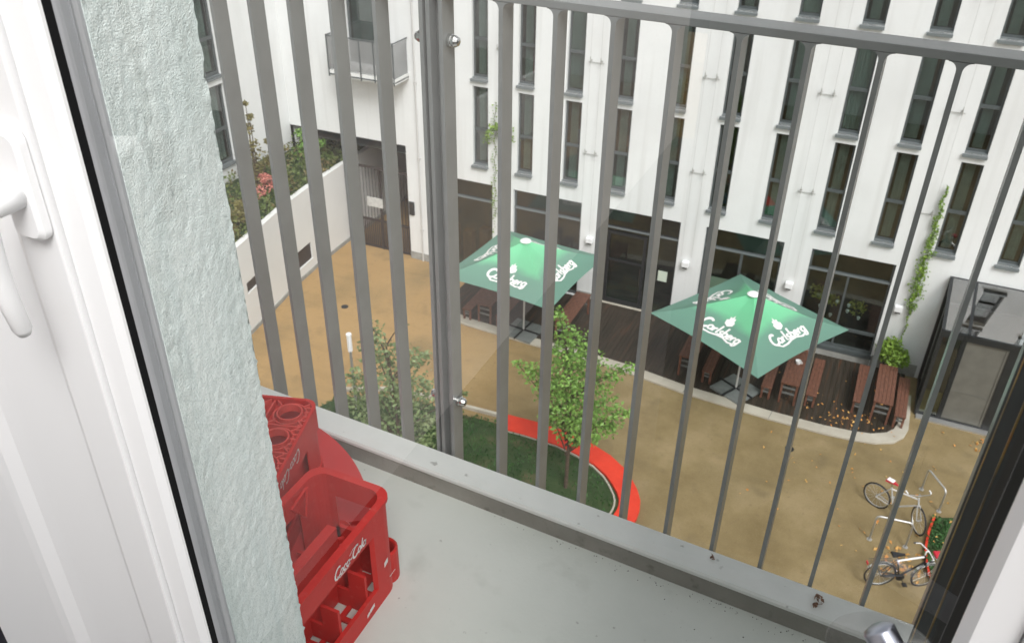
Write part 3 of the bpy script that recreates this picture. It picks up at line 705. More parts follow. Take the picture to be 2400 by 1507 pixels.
for a, b, c, d in slots:
    for p, q in (((a,c),(b,c)), ((b,c),(b,d)), ((b,d),(a,d)), ((a,d),(a,c))): m.add([PW(*p,0), PW(*q,0), PW(*q,.06), PW(*p,.06)], [(0,1,2,3)])
m.build('wall_face', M['render_grey'], rw, world=True)
m = MB()
for a, b, c, d in slots: m.add([PW(a-.02,c-.02,.06), PW(b+.02,c-.02,.06), PW(b+.02,d+.02,.06), PW(a-.02,d+.02,.06)], [(0,1,2,3)])
m.build('slot_lining', M['gate'], rw, world=True)
m = MB()
for i in range(len(uu)-1): m.add([PW(uu[i],0,-.03), PW(uu[i+1],0,-.03), PW(uu[i+1],.14,-.03), PW(uu[i],.14,-.03), PW(uu[i],.14,0), PW(uu[i+1],.14,0)], [(0,1,2,3), (3,2,5,4)])
m.build('plinth', M['plinth'], rw, world=True)
m = MB()
for i in range(len(ys)-1):
    for j in range(6):
        def q(y, t):
            xa = bx(y)-.2; x = xa+(XL+.01-xa)*t; return (x, y, 2.93+.55*t+.12*math.sin(y*2.1+t*5)*t)
        m.add([q(ys[i], j/6), q(ys[i+1], j/6), q(ys[i+1], (j+1)/6), q(ys[i], (j+1)/6)], [(0,1,2,3)])
structure(m.build('planting_bed', M['soil']))
m = MB()
for _ in range(4200):
    y = random.uniform(15, 27); t = random.random()**1.1; xa = bx(y)-.2; x = xa+(XL+.02-xa)*t
    leaf(m, Vector((x+.06, y, 2.98+.55*t+random.random()**2*.4)), .14)
structure(m.build('ground_cover', M['leaf_bed']), 'stuff')
def shrub(name, label, loc, blobs, mt, n, s, stems=3, h=1.):
    t = thing(name, label, 'shrub', loc); m = MB()
    for c in blobs: clump(m, c[:3], c[3], n, s)
    m.build('foliage', mt, t); q = MB()
    for i in range(stems): q.tube([(random.gauss(0,.03), random.gauss(0,.03), 0), (blobs[i % len(blobs)][0]*.8, blobs[i % len(blobs)][1]*.8, h*blobs[i % len(blobs)][2])], [.025,.01], 5)
    q.build('stem', M['bark'], t)
shrub('upright_shrub', 'tall thin brownish green shrub standing against the white side wing', (-18.5,20.75,3.2), [(0,0,.5,.34),(.1,.15,.9,.3),(-.05,.05,1.3,.3),(.15,-.15,1.7,.26),(-.05,0,2.1,.2),(.05,.05,2.5,.12),(.0,0,2.95,.07),(.35,.3,1.0,.2),(-.3,-.2,1.25,.2),(.3,.45,1.6,.14),(.45,.6,1.9,.09)], M['leaf_brown'], 70, .12, 8)
shrub('flowering_shrub', 'low pink and red shrub beneath the tall thin shrub', (-18.2,20.6,3.0), [(0,0,.35,.3),(.1,.35,.45,.3),(-.1,-.3,.3,.28),(.0,.15,.7,.2)], M['leaf_pink'], 90, .12)
shrub('low_shrub', 'rounded orange brown shrub at the near end of the planted bank', (-17.6,18.6,3.0), [(0,0,.3,.3),(-.2,.4,.45,.3)], M['leaf_brown'], 110, .13)
shrub('spreading_shrub', 'loose dark green shrub in the corner by the gateway opening', (-18.6,23.3,3.2), [(0,0,.4,.35),(-.1,.5,.6,.3),(.1,.9,.45,.3),(-.2,.3,1.0,.2)], M['leaf_maple'], 80, .12)

# ================================================================== UMBRELLAS
def umbrella(label, A, ctr, ang, side, zc, za):
    t = thing('market_umbrella', label, 'umbrella', (ctr[0], ctr[1], 0), ang, group='square green umbrellas over the terrace')
    h = side/2; C4 = [Vector((-h,-h,zc)), Vector((h,-h,zc)), Vector((h,h,zc)), Vector((-h,h,zc))]; ap = Vector((0,0,za))
    def surf(A, B, s, t_):
        e = A.lerp(B, s); edge = e.lerp(Vector((0,0,zc)), .035*math.sin(math.pi*s)); edge.z += .02*math.sin(math.pi*s)
        p = edge.lerp(ap, t_); k = .36*math.sin(math.pi*t_)*(1-.25*t_)
        p.z -= k*.55*(1-.35*abs(2*s-1)) - .05*math.sin(math.pi*t_)*(2*s-1)**2
        return p
    m = MB(); n, mm = 14, 12
    for i in range(4):
        A_, B_ = C4[i], C4[(i+1) % 4]; vs = []
        for a in range(n+1):
            for b in range(mm+1): vs.append(surf(A_, B_, a/n, b/mm))
        m.add(vs, [(a*(mm+1)+b, (a+1)*(mm+1)+b, (a+1)*(mm+1)+b+1, a*(mm+1)+b+1) for a in range(n) for b in range(mm)])
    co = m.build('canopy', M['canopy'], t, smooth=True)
    # printed emblem on each panel
    for i in range(4):
        A_, B_ = C4[i], C4[(i+1) % 4]; mb = MB()
        def place(x, y):
            t_ = .27+y/2.05; s = .52+x/(side*(1-t_)); p = surf(A_, B_, min(.98, max(.02, s)), t_)
            nrm = (B_-A_).cross(ap-A_).normalized()
            return p+nrm*.012*(1 if nrm.z > 0 else -1)
        sw = [[(-1.62,-.05),(-1.3,-.34),(-.6,-.3),(0,-.12),(.6,-.08),(1.2,-.28),(1.6,-.2),(1.85,.1)]]
        lettering(mb, 'Carlsberg', place, .34, w=.175, slant=.18, extra=[(s_, .17) for s_ in sw])
        blob(mb, [(-.3,-.28),(0,-.42),(.32,-.26),(.34,.0),(.2,.1),(.22,.3),(.06,.28),(0,.52),(-.08,.28),(-.24,.3),(-.2,.1),(-.36,.02)], place, .42, c=(.05,1.3))
        mb.build('emblem', M['white_print'], co)
    MB().lathe([(.16,0),(.17,.02),(.13,.05),(.02,.07)], (0,0,za-.03), 20).build('cap', M['white_paint'], t)
    MB().tube([(0,0,.05),(0,0,za-.05)], .03, 10).build('pole', M['umb_pole'], t)
    for i in range(8):
        if i % 2 == 0: e = C4[i//2]
        else: e = (C4[i//2]+C4[(i//2+1) % 4])/2*.96; e.z = zc+.02
        pts = [surf(C4[i//2], C4[(i//2+1) % 4], 0.001 if i % 2 == 0 else .5, q/6)-Vector((0,0,.03)) for q in range(7)]
        MB().tube(pts, .012, 5).build('rib', M['slate_dark'], t)
    b = MB()
    for dx, dy in ((-.52,-.52), (.02,-.52), (-.52,.02), (.02,.02)): b.box((dx,dy,.046),(dx+.5,dy+.5,.12))
    b.build('base_slab', M['slab_grey'], t, bevel=.01)
    b = MB(); b.box((-.6,-.018,.12),(.6,.018,.16)); b.box((-.018,-.6,.121),(.018,.6,.161)); b.build('base_cross', M['slate_dark'], t)
    return t
umbrella('green square umbrella nearest the glass porch, standing over the brown tables', 0, (-2.25,21.0), R(-28.6), 3.78, 2.40, 3.28)
umbrella('green square umbrella nearer the dark gateway, partly behind the railing posts', 0, (-9.02,21.17), R(-5.8), 3.66, 2.40, 3.28)

# ================================================================== TABLES AND BENCHES
def table_proto(w_, l_, h_, name, label, cat, loc, group, rz=0):
    t = thing(name, label, cat, loc, rz, group)
    m = MB(); n = 3 if w_ < .4 else 5
    for i in range(n): x0 = -w_/2+i*w_/n; m.box((x0+.002,-l_/2,h_-.035),(x0+w_/n-.003,l_/2,h_))
    m.build('seat' if w_ < .4 else 'tabletop', M['wood_dark'], t, bevel=.003)
    for sx in (-1, 1):
        for sy in (-1, 1):
            MB().box((sx*(w_/2-.045)-.028,sy*(l_/2-.07)-.028,0),(sx*(w_/2-.045)+.028,sy*(l_/2-.07)+.028,h_-.036)).build('leg', M['wood_dark'], t)
    q = MB()
    for sy in (-1, 1):
        for zz_ in ((.32,.5) if h_ > .6 else (.2,.3)): q.box((-w_/2+.074,sy*(l_/2-.07)-.012,zz_),(w_/2-.074,sy*(l_/2-.07)+.012,zz_+.06))
    q.build('crossbar', mat('grey_weathered_bar', (.12,.125,.12), .6, var=.2, vscale=8), t)
    return t
gz = .047
T0 = table_proto(.5, 1.95, .72, 'garden_table', 'reddish brown table nearest the glass porch, clear of the umbrellas', 'table', (1.62,22.12,gz), 'brown terrace tables')
B0 = table_proto(.30, 1.95, .43, 'garden_bench', 'brown bench at the terrace corner beside the pale kerb and porch', 'bench', (2.12,22.12,gz), 'brown terrace benches')
for src, x, y, rz, lab in [
    (B0, 1.02,22.3,0,'brown bench on the umbrella side of the porch-end table'),
    (T0,-.82,21.9,0,'brown table with a white cup just right of the right umbrella pole'),
    (B0,-.22,22.05,0,'brown bench right of the table with the white cup'),
    (B0,-1.42,21.9,0,'brown bench in the shade between the right umbrella pole and the cup table'),
    (T0,-3.75,21.95,0,'shaded brown table under the left part of the right umbrella'),
    (B0,-3.12,21.9,0,'shaded brown bench left of the right umbrella base slabs'),
    (T0,-7.75,22.15,0,'shaded brown table right of the left umbrella pole'),
    (T0,-10.35,22.0,0,'shaded brown table left of the left umbrella pole'),
    (B0,-9.8,22.0,0,'shaded brown bench between the left umbrella pole and its left table'),
    (B0,-10.95,21.95,0,'reddish bench at the far left end of the terrace deck')]:
    o = dup_tree(src); o.location = (x, y, gz); o['label'] = lab
cu = thing('cup', 'small white cup on the shaded brown table by the right umbrella', 'cup', (-.78,22.05,gz+.721))
MB().lathe([(.06,0),(.085,.09),(.08,.1),(.055,.02)], n=14).build('bowl', M['white_paint'], cu); MB().tube([(.08,0,.07),(.12,0,.06),(.12,0,.03),(.07,0,.02)], .008, 5).build('handle', M['white_paint'], cu)

# ================================================================== TREES, LAMP POST
def tree(label, loc, clumps, mt, n, s, trunk, r0, name, extra=0):
    t = thing(name, label, 'tree', loc); m = MB(); lim = MB()
    for (x, y, z, r) in clumps: clump(m, (x,y,z), r, int(n*r*r/.25+12), s)
    m.build('crown', mt, t)
    lim.tube(trunk, [r0*(1-.75*i/(len(trunk)-1)) for i in range(len(trunk))], 8); lim.build('trunk', M['bark'], t)
    q = MB()
    for (x, y, z, r) in clumps:
        z0 = max(trunk[0][2]+.9, z-.8*math.hypot(x, y)-.35); f_ = min(1, z0/trunk[-1][2])
        b = Vector(trunk[0]).lerp(Vector(trunk[-1]), f_); q.tube([b, b.lerp(Vector((x,y,z)), .5)+Vector((0,0,.08)), (x,y,z)], [.022,.014,.006], 5)
    q.build('limbs', M['bark'], t)
    return t
mc = [(-.42,0,5.0,.16),(-.36,.05,4.75,.22),(-.2,0,4.45,.34),(.05,.1,4.25,.42),(-.25,-.1,3.95,.45),(.25,.1,3.8,.5),(-.1,.3,3.5,.6),(-.2,-.35,3.4,.55),(.6,.1,3.45,.42),(.95,.1,3.75,.26),(1.25,.1,3.95,.18),(-.75,0,3.2,.42),(-1.1,0,3.25,.26),(-1.38,.05,3.3,.14),(.1,.4,2.9,.65),(.15,-.4,2.85,.62),(.75,0,2.8,.5),(1.05,.1,2.55,.3),(1.35,.1,2.75,.18),(-.6,.1,2.7,.42),(.1,.2,2.3,.58),(.5,-.2,2.25,.5),(-.35,0,2.2,.46),(.75,.1,2.05,.36),(1.0,.15,2.2,.25),(.0,0,1.85,.45),(.45,.1,1.75,.32),(-.5,.1,1.95,.25),(.25,0,1.6,.22)]
tree('young bright green maple on the lawn inside the red curved strip', (-5.22,15.15,.05), mc, M['leaf_maple'], 210, .105, [(0,0,0),(.01,0,1.5),(0,0,3),(-.25,0,4.6)], .045, 'maple_tree')
stk = MB(); stk.tube([(-5.22,15.25,.05),(-5.22,15.25,1.2)], .025, 6); tag(stk.build('tree_stake', M['bark']), 'thin dark stake standing right against the young maple trunk', 'stake')
bc = [(-.6,0,4.95,.16),(-.35,0,4.6,.32),(.25,.1,4.9,.14),(.0,0,4.2,.42),(-.55,.1,4.05,.42),(.45,.1,4.1,.4),(.75,0,4.3,.28),(-.3,.3,3.6,.55),(.35,-.3,3.6,.55),(.8,.1,3.5,.42),(-.8,0,3.3,.45),(-.1,0,3.1,.62),(.5,.2,2.9,.6),(-.95,.1,2.75,.42),(-1.15,0,2.4,.28),(-.4,-.2,2.5,.6),(.3,.1,2.2,.6),(.8,0,2.3,.45),(-.8,.1,2.0,.4),(-.2,0,1.7,.5),(.5,0,1.6,.42),(1.15,.1,3.3,.2),(1.7,.15,3.55,.1),(-1.25,.1,3.05,.18)]
tree('loose grey green small tree on the lawn behind the left railing bars', (-8.75,13.2,.05), bc, M['leaf_grey'], 115, .12, [(0,0,0),(.02,0,1.4),(0,0,3),(-.15,0,4.6)], .05, 'small_tree')
lpz = thing('lamp_post', 'slim grey lamp post with white cylinder head on the sandy yard', 'lamp post', (-11.64,15.6,0))
MB().tube([(0,0,.02),(0,0,2.0)], .04, 12).build('post', M['galv'], lpz); MB().lathe([(.065,1.98),(.065,2.46),(.075,2.47),(.07,2.52),(.02,2.53)], n=18).build('lamp_head', M['lamp_white'], lpz)
MB().lathe([(.1,0),(.1,.02)], n=14).build('base_plate', M['galv'], lpz)

# ================================================================== BICYCLES AND RACKS
def wheel(parent, c, axis, r, rimmat):
    """tyre is the part, rim / spokes / hub are sub-parts"""
    a = Vector(axis).normalized(); up = Vector((0,0,1)); f_ = up.cross(a).normalized(); c = Vector(c)
    ring = lambda rr, k: [c+rr*(math.cos(2*math.pi*i/k)*f_+math.sin(2*math.pi*i/k)*up) for i in range(k)]
    wo = MB().tube(ring(r, 36), .019, 8, closed=True).build('wheel', M['tyre'], parent, smooth=True)
    MB().tube(ring(r-.028, 36), .012, 6, closed=True).build('rim', rimmat, wo)
    sp = MB()
    for i in range(14):
        e = c+(r-.03)*(math.cos(2*math.pi*i/14)*f_+math.sin(2*math.pi*i/14)*up); sp.tube([c+a*.02*(-1)**i, e], .0022, 4)
    sp.build('spokes', M['galv'], wo); MB().tube([c-a*.05, c+a*.05], .022, 8).build('hub', M['steel'], wo)
    return wo
def bicycle(label, rear, front, steer, frame_m, rim_m, kind):
    rear, front = Vector((*rear, 0)), Vector((*front, 0)); d = front-rear; L = d.length; ang = math.atan2(d.y, d.x)
    t = thing('bicycle', label, 'bicycle', rear, ang, group='bicycles parked at the steel hoops')
    r = .335; y = (0,1,0)
    st_ = R(steer); fa = (-math.sin(st_), math.cos(st_), 0)
    wheel(t, (0,0,r), y, r, rim_m); wheel(t, (L,0,r), fa, r, rim_m)
    bb = Vector((.43,0,.29)); seat_t = Vector((.27,0,.80)); head_t = Vector((L-.17,0,.92)); head_b = Vector((L-.11,0,.74)); ra = Vector((0,0,r))
    fm = MB(); fm.tube([bb, seat_t], .017); fm.tube([bb, head_b], .019); fm.tube([head_t+Vector((0,0,.03)), head_b-Vector((0,0,.03))], .022)
    for s in (-.06, .06): fm.tube([ra+Vector((0,s,0)), bb+Vector((0,s*.4,0))], .011); fm.tube([ra+Vector((0,s,0)), seat_t+Vector((0,s*.3,-.04))], .009)
    fm.build('frame', frame_m, t)
    MB().tube([seat_t-Vector((0,0,.05)), head_t-Vector((0,0,.03))], .021 if kind else .017).build('top_tube', M['white_paint'], t)
    fk = MB()
    for s in (-.055, .055): o_ = Vector(fa)*s; fk.tube([head_b+o_*.6, Vector((L,0,r))+o_], .012)
    fk.build('fork', frame_m, t)
    MB().tube([seat_t, seat_t+Vector((-.03,0,.13))], .013).build('seat_post', M['steel'], t)
    sd = MB(); sp = seat_t+Vector((-.04,0,.13)); sd.add([sp+Vector(v) for v in [(-.12,-.08,0),(-.12,.08,0),(.02,.05,.0),(.17,.018,0),(.17,-.018,0),(.02,-.05,0),(-.11,-.07,.05),(-.11,.07,.05),(.02,.04,.045),(.16,.012,.035),(.16,-.012,.035),(.02,-.04,.045)]],
        [(5,4,3,2,1,0),(6,7,8,9,10,11)]+[(i,(i+1) % 6,6+(i+1) % 6,6+i) for i in range(6)])
    so = sd.build('saddle', M['red_vinyl'] if kind == 0 else M['dark_seat'], t)
    if kind == 0: MB().box(sp+Vector((-.1,-.06,.048)), sp+Vector((.06,.06,.058))).build('saddle_patch', M['white_paint'], so)
    stt = head_t+Vector((0,0,.13)); hx = Vector((math.cos(st_), math.sin(st_), 0)); hy = Vector(fa)
    hb = MB(); hb.tube([stt-hy*.28-hx*.12, stt-hy*.24+hx*.02, stt+hx*.06, stt+hy*.24+hx*.02, stt+hy*.28-hx*.12], .012); hb.tube([head_t, stt, stt+hx*.06], .014); hbo = hb.build('handlebar', M['steel'] if kind == 0 else M['white_paint'], t)
    MB().tube([stt-hy*.28-hx*.12, stt-hy*.27-hx*.02], .018).tube([stt+hy*.28-hx*.12, stt+hy*.27-hx*.02], .018).build('grip', M['white_paint'] if kind == 0 else M['tyre'], hbo)
    ch = MB(); ch.lathe([(.095,-.004),(.095,.004)], bb+Vector((0,-.05,0)), 18, axis=(0,1,0)); ch.tube([bb+Vector((0,-.06,0)), bb+Vector((.1,-.08,-.14))], .01); ch.tube([bb+Vector((0,.06,0)), bb+Vector((-.1,.08,.14))], .01)
    ch.box(bb+Vector((.05,-.18,-.15)), bb+Vector((.15,-.08,-.13))); ch.box(bb+Vector((-.15,.08,.13)), bb+Vector((-.05,.18,.15))); ch.build('crank', M['steel'] if kind == 0 else M['black_paint'], t)
    if kind:
        for cx, ax, nm in ((0,(0,1,0),'mudguard'), (L,fa,'mudguard')):
            a_ = Vector(ax).normalized(); f_ = Vector((0,0,1)).cross(a_).normalized(); m = MB(); c = Vector((cx,0,r)); vs = []
            for i in range(19):
                q = R(5+i*9); e = c+(r+.035)*(math.cos(q)*f_+math.sin(q)*Vector((0,0,1))); vs += [e-a_*.028, e+a_*.028]
            m.add(vs, [(2*i,2*i+1,2*i+3,2*i+2) for i in range(18)]).build(nm, M['steel'], t)
        lp_ = MB(); lp_.lathe([(.02,-.12),(.09,-.06),(.11,.02),(.1,.04)], (L+.12,0,.86), 16, axis=(1,0,.1)); lp_.build('headlight', M['steel'], t)
        MB().box((L+.02,-.09,.93),(L+.2,.09,1.0)).build('red_cover', M['red_vinyl'], t, bevel=.02)
        rk = MB()
        for s in (-.06,0,.06): rk.tube([(-.32,s,.74),(.18,s,.76)], .007, 5)
        for s in (-.06,.06): rk.tube([(-.2,s,.74),(0,s,r)], .007, 5)
        rk.build('carrier', M['black_paint'], t); MB().box((-.37,-.04,.66),(-.35,.04,.72)).build('rear_light', M['red_vinyl'], t)
        MB().tube([(.05,-.07,r+.02),(.43,-.075,.39)], .03, 6).build('chain_guard', M['black_paint'], t)
    return t
bicycle('silver bicycle with red and white saddle and turned front wheel', (1.83,17.84), (2.80,17.36), -38, M['silver'], M['galv'], 0)
bicycle('black bicycle with white top tube and chrome mudguards beside the small bed', (2.11,15.28), (3.02,15.68), 12, M['black_paint'], M['steel'], 1)
def hoop(label, a, b, h):
    a, b = Vector((*a,0)), Vector((*b,0)); d = (b-a).normalized(); r = .1; pts = [a]
    for i in range(7): q = R(180-90*i/6); pts.append(a+d*(r+r*math.cos(q))+Vector((0,0,h-r+r*math.sin(q))))
    for i in range(7): q = R(90-90*i/6); pts.append(b-d*(r-r*math.cos(q))+Vector((0,0,h-r+r*math.sin(q))))
    pts.append(b)
    t = thing('bicycle_stand', label, 'bicycle stand', a, group='steel bicycle hoops')
    MB().tube([p-a for p in pts], .024, 10).build('hoop', M['galv'], t, smooth=True)
    q = MB(); q.lathe([(.06,0.001),(.06,.012)], (0,0,0), 12); q.lathe([(.06,.001),(.06,.012)], b-a, 12); q.build('foot_plate', M['galv'], t)
hoop('empty steel hoop stand behind the silver bicycle', (2.87,18.95), (3.29,18.30), .68)
hoop('steel hoop stand between the two bicycles', (1.84,16.62), (2.62,16.72), .76)
# flat grate pieces on the yard
mh = MB(); mh.lathe([(.12,.001),(.12,.012)], (-.4,19.1,0), 14); tag(mh.build('drain_cover', M['slate_dark']), 'small dark drain cover in the sandy yard before the terrace kerb', 'drain cover')
mh = MB(); mh.lathe([(.12,.001),(.12,.012)], (-15.0,20.05,0), 14); tag(mh.build('drain_cover', M['slate_dark']), 'small dark drain cover in the orange sand before the retaining wall', 'drain cover')

# ================================================================== BALCONY (near)
aR = R(2.8586); RN = Vector((math.sin(aR), math.cos(aR), 0)); RU = Vector((math.cos(aR), -math.sin(aR), 0)); dR = 1.4
def rp(u, n, z): return RU*u+RN*n+Vector((0,0,H+z))
FL = -1.503
U0, U1 = -2.6, 1.9
m = MB(); a = rp(U0, 1.36, FL-.22); m.obox(rp(U0,-1.2,FL-.22)+RN*1.6, RU*(U1-U0), RN*.96, (0,0,.22))
structure(m.build('balcony_floor', M['floor']))
def kerb_prof(pr, name, mt):
    m = MB(); n = len(pr); vs = [rp(U0, q[0], q[1]) for q in pr]+[rp(U1, q[0], q[1]) for q in pr]
    m.add(vs, [(i,(i+1) % n,n+(i+1) % n,n+i) for i in range(n)]+[tuple(range(n-1,-1,-1)), tuple(range(n,2*n))])
    return structure(m.build(name, mt))
kerb_prof([(1.3225,-1.451),(1.3225,-1.443),(1.326,-1.4375),(1.391,-1.434),(1.397,-1.442),(1.397,-1.451)], 'parapet_coping', M['kerb_top'])
kerb_prof([(1.327,FL-.01),(1.327,-1.4512),(1.396,-1.4512),(1.396,FL-.22),(1.361,FL-.22),(1.361,FL-.01)], 'parapet_kerb', M['bare'])  # inner face drawn in the shade-darkened concrete tone
# dirt along the kerb and on the floor
m = MB()
for _ in range(110):
    u = -.75+1.05*random.random()**.6; q = abs(random.gauss(0,.009)); s = random.uniform(.0006,.0016)
    m.lathe([(s,0),(s*.6,s*.5)], rp(u, 1.3205-q, FL+.0005), 5)
for _ in range(32):
    u = random.gauss(-.02,.1); q = abs(random.gauss(.05,.06)); s = random.uniform(.0006,.0018); m.lathe([(s,0),(s*.6,s*.5)], rp(u, 1.31-q, FL+.0005), 5)
structure(m.build('dirt', mat('dark_dirt', (.045,.04,.03), .95)), 'stuff')
m = MB()
for cu_, cn in ((-.1985,1.368), (.026,1.366), (.03,1.357), (.022,1.35)):
    for _ in range(5): leaf(m, rp(cu_+random.gauss(0,.005), cn+random.gauss(0,.004), -1.432+random.uniform(0,.006)), .011)
structure(m.build('plant_debris', mat('brown_debris', (.26,.15,.10), .9, var=.4, vscale=80)), 'stuff')

def railing(label, us, post_last):
    us = sorted(us); t = thing('balcony_railing', label, 'railing', rp(us[0], dR, FL))
    ua, ub = us[0]-.008, us[-1]+.017
    rl = MB(); rl.obox(rp(ua,dR,-.3425), RU*(ub-ua), RN*.055, (0,0,.0135)); rl.build('handrail', M['rail'], t, world=True, bevel=.0012)
    for u in us:
        b = MB(); b.obox(rp(u,dR,-1.66), RU*.0085, RN*.042, (0,0,1.66-.343))
        for s in (-1, 1):      # rounded weld corners under the rail
            c0 = rp(u+(0 if s < 0 else .0085), dR, -.343); pts = [c0]; rr = .013
            for i in range(6): q = R(90*i/5); pts.append(c0+RU*s*(rr-rr*math.sin(q))+Vector((0,0,-(rr-rr*math.cos(q)))))
            k = len(pts); b.add(pts+[p+RN*.042 for p in pts], [tuple(range(k)), tuple(range(2*k-1,k-1,-1))]+[(i,k+i,k+(i+1) % k,(i+1) % k) for i in range(k)])
        b.build('baluster', M['rail'], t, world=True)
    lo = MB(); lo.obox(rp(ua,dR+.008,-1.60), RU*(ub-ua), RN*.03, (0,0,.012)); lo.build('bottom_rail', M['rail'], t, world=True)
    return t
sp_ = .1047
left_us = [-.914-sp_*k for k in range(16)]
right_us = [-.871]+[-.7455+.1065*k for k in range(24)]
left_t = railing('left panel of grey bar railing, ending at the bolted double post', left_us, True)
right_t = railing('right panel of grey bar railing running to the door jamb', right_us, False)
m = MB(); m.obox(rp(-.8975,dR-.002,-1.72), RU*.0085, RN*.075, (0,0,1.72-.30)); m.obox(rp(-.9055,dR+.022,-1.66), RU*.008, RN*.02, (0,0,1.3)); m.obox(rp(-.889,dR+.022,-1.66), RU*.018, RN*.02, (0,0,1.3))
m.build('post', M['rail'], right_t, world=True)
for z in (-.43, -1.282):
    b = MB(); ax = RU
    b.tube([rp(-.913,dR+.03,z), rp(-.864,dR+.03,z)], .006, 8)
    b.lathe([(.013,0),(.013,.007),(.0115,.009),(.0115,.014),(.008,.021),(.003,.0235)], rp(-.8625,dR+.022,z), 14, axis=RU)
    b.lathe([(.013,0),(.013,.007),(.0115,.009),(.0115,.014),(.008,.021),(.003,.0235)], rp(-.914,dR+.022,z), 14, axis=-RU)
    b.build('bolt', M['steel'], right_t, world=True, smooth=False)

# own house: stuccoed reveal, right jamb, room
GY = .4386; XR0, XR1 = -.560, .112
m = MB(); m.box((-2.6,.4722,H+FL-.3),(XR0,.583,H+1.1))
def stucco_wall():
    mb = MB(); ny, nz = 40, 360; y0, y1, z0, z1 = .4722, .583, H+FL, H+.35
    vs = []
    for j in range(nz+1):
        for i in range(ny+1):
            edge = random.gauss(0,.0009) if i == ny else 0
            vs.append((XR0+random.gauss(0,.0006)*(1 if 0 < i else .3), y0+(y1-y0)*i/ny+edge, z0+(z1-z0)*j/nz))
    mb.add(vs, [(j*(ny+1)+i, j*(ny+1)+i+1, (j+1)*(ny+1)+i+1, (j+1)*(ny+1)+i) for j in range(nz) for i in range(ny)])
    mb.add([(XR0,y1,z0),(-2.6,y1,z0),(-2.6,y1,z1),(XR0,y1,z1),(XR0,y0,z0),(-2.6,y0,z0),(-2.6,y0,z1),(XR0,y0,z1)], [(0,1,2,3),(5,4,7,6),(1,5,6,2),(3,2,6,7)])
    return mb
tag(stucco_wall().build('stucco_wall', M['stucco'], smooth=True), 'rough pale green stucco wall end beside the door glass at left', 'wall')

dr = thing('balcony_door', 'white framed glass balcony door with lever handle, closed', 'door', (-.6,.43,H+FL))
ZB0, ZT0 = H+FL+.001, H+.5
m = MB(); m.box((XR0-.001,.4477,ZB0),(XR0-.06,.4720,ZT0)); m.box((XR0+.0008,.4610,ZB0),(XR0-.001,.4618,ZT0)); m.build('outer_profile', M['profile'], dr, world=True)
m = MB(); m.box((XR0-.001,GY+.0002,ZB0),(XR0-.03,.4475,ZT0)); m.box((XR1,GY+.0002,ZB0),(XR1+.03,.4855,ZT0)); m.build('gasket', M['gasket'], dr, world=True)
m = MB(); m.box((XR1,.4857,ZB0),(XR1+.06,.4968,ZT0)); m.box((XR1-.0006,.4984,ZB0),(XR1+.06,.5375,ZT0)); m.box((XR1,.5405,ZB0),(XR1+.06,.5530,ZT0)); m.build('right_profile', M['profile_dark'], dr, world=True)
m = MB(); m.box((XR1-.0010,.4968,ZB0),(XR1+.01,.4984,ZT0)); m.box((XR1-.0010,.5376,ZB0),(XR1+.01,.5404,ZT0)); m.build('joint_seal', M['rust'], dr, world=True)
def prof(mb, pts, z0, z1):
    n = len(pts); mb.add([(x,y,z0) for x,y in pts]+[(x,y,z1) for x,y in pts], [(i,(i+1) % n,n+(i+1) % n,n+i) for i in range(n)])
m = MB(); prof(m, [(XR0,GY),(XR0,.4355),(-.566,.429),(-.5875,.4255),(-.5885,.4365),(-.59,GY)], ZB0, ZT0); m.build('glazing_bead', M['pvc'], dr, world=True)
m = MB(); prof(m, [(-.5895,GY),(-.5895,.4205),(-.592,.4195),(-.634,.4190),(-.641,.4215),(-.644,.4290),(-.644,GY)], ZB0, ZT0); m.build('sash', M['pvc'], dr, world=True)
m = MB(); prof(m, [(-.6445,GY),(-.6445,.4320),(-.700,.4300),(-.745,.4285),(-.765,.4270),(-.785,.4215),(-.80,.4205),(-.945,.4205),(-.949,.4230),(-.949,.47)], ZB0, ZT0); m.build('frame', M['pvc'], dr, world=True, smooth=False)
m = MB(); prof(m, [(XR1,GY),(XR1,.436),(.118,.4285),(.1405,.4255),(.1415,.4355),(.1418,GY)], ZB0, ZT0); prof(m, [(.1420,GY),(.1420,.4205),(.19,.419),(.196,.423),(.196,GY)], ZB0, ZT0); prof(m, [(.1965,GY),(.1965,.431),(.33,.428),(.34,.47)], ZB0, ZT0); m.build('right_sash', M['pvc'], dr, world=True)
MB().add([(XR0-.002,.4511,ZB0+.1),(XR1+.002,.4511,ZB0+.1),(XR1+.002,.4511,ZT0-.02),(XR0-.002,.4511,ZT0-.02)], [(0,1,2,3)]).build('pane', M['door_glass'], dr, world=True)
m = MB(); m.box((XR0,.43,ZB0),(XR1,.45,ZB0+.11)); m.box((XR0,.43,ZT0-.03),(XR1,.45,ZT0)); m.build('bottom_rail', M['pvc'], dr, world=True)
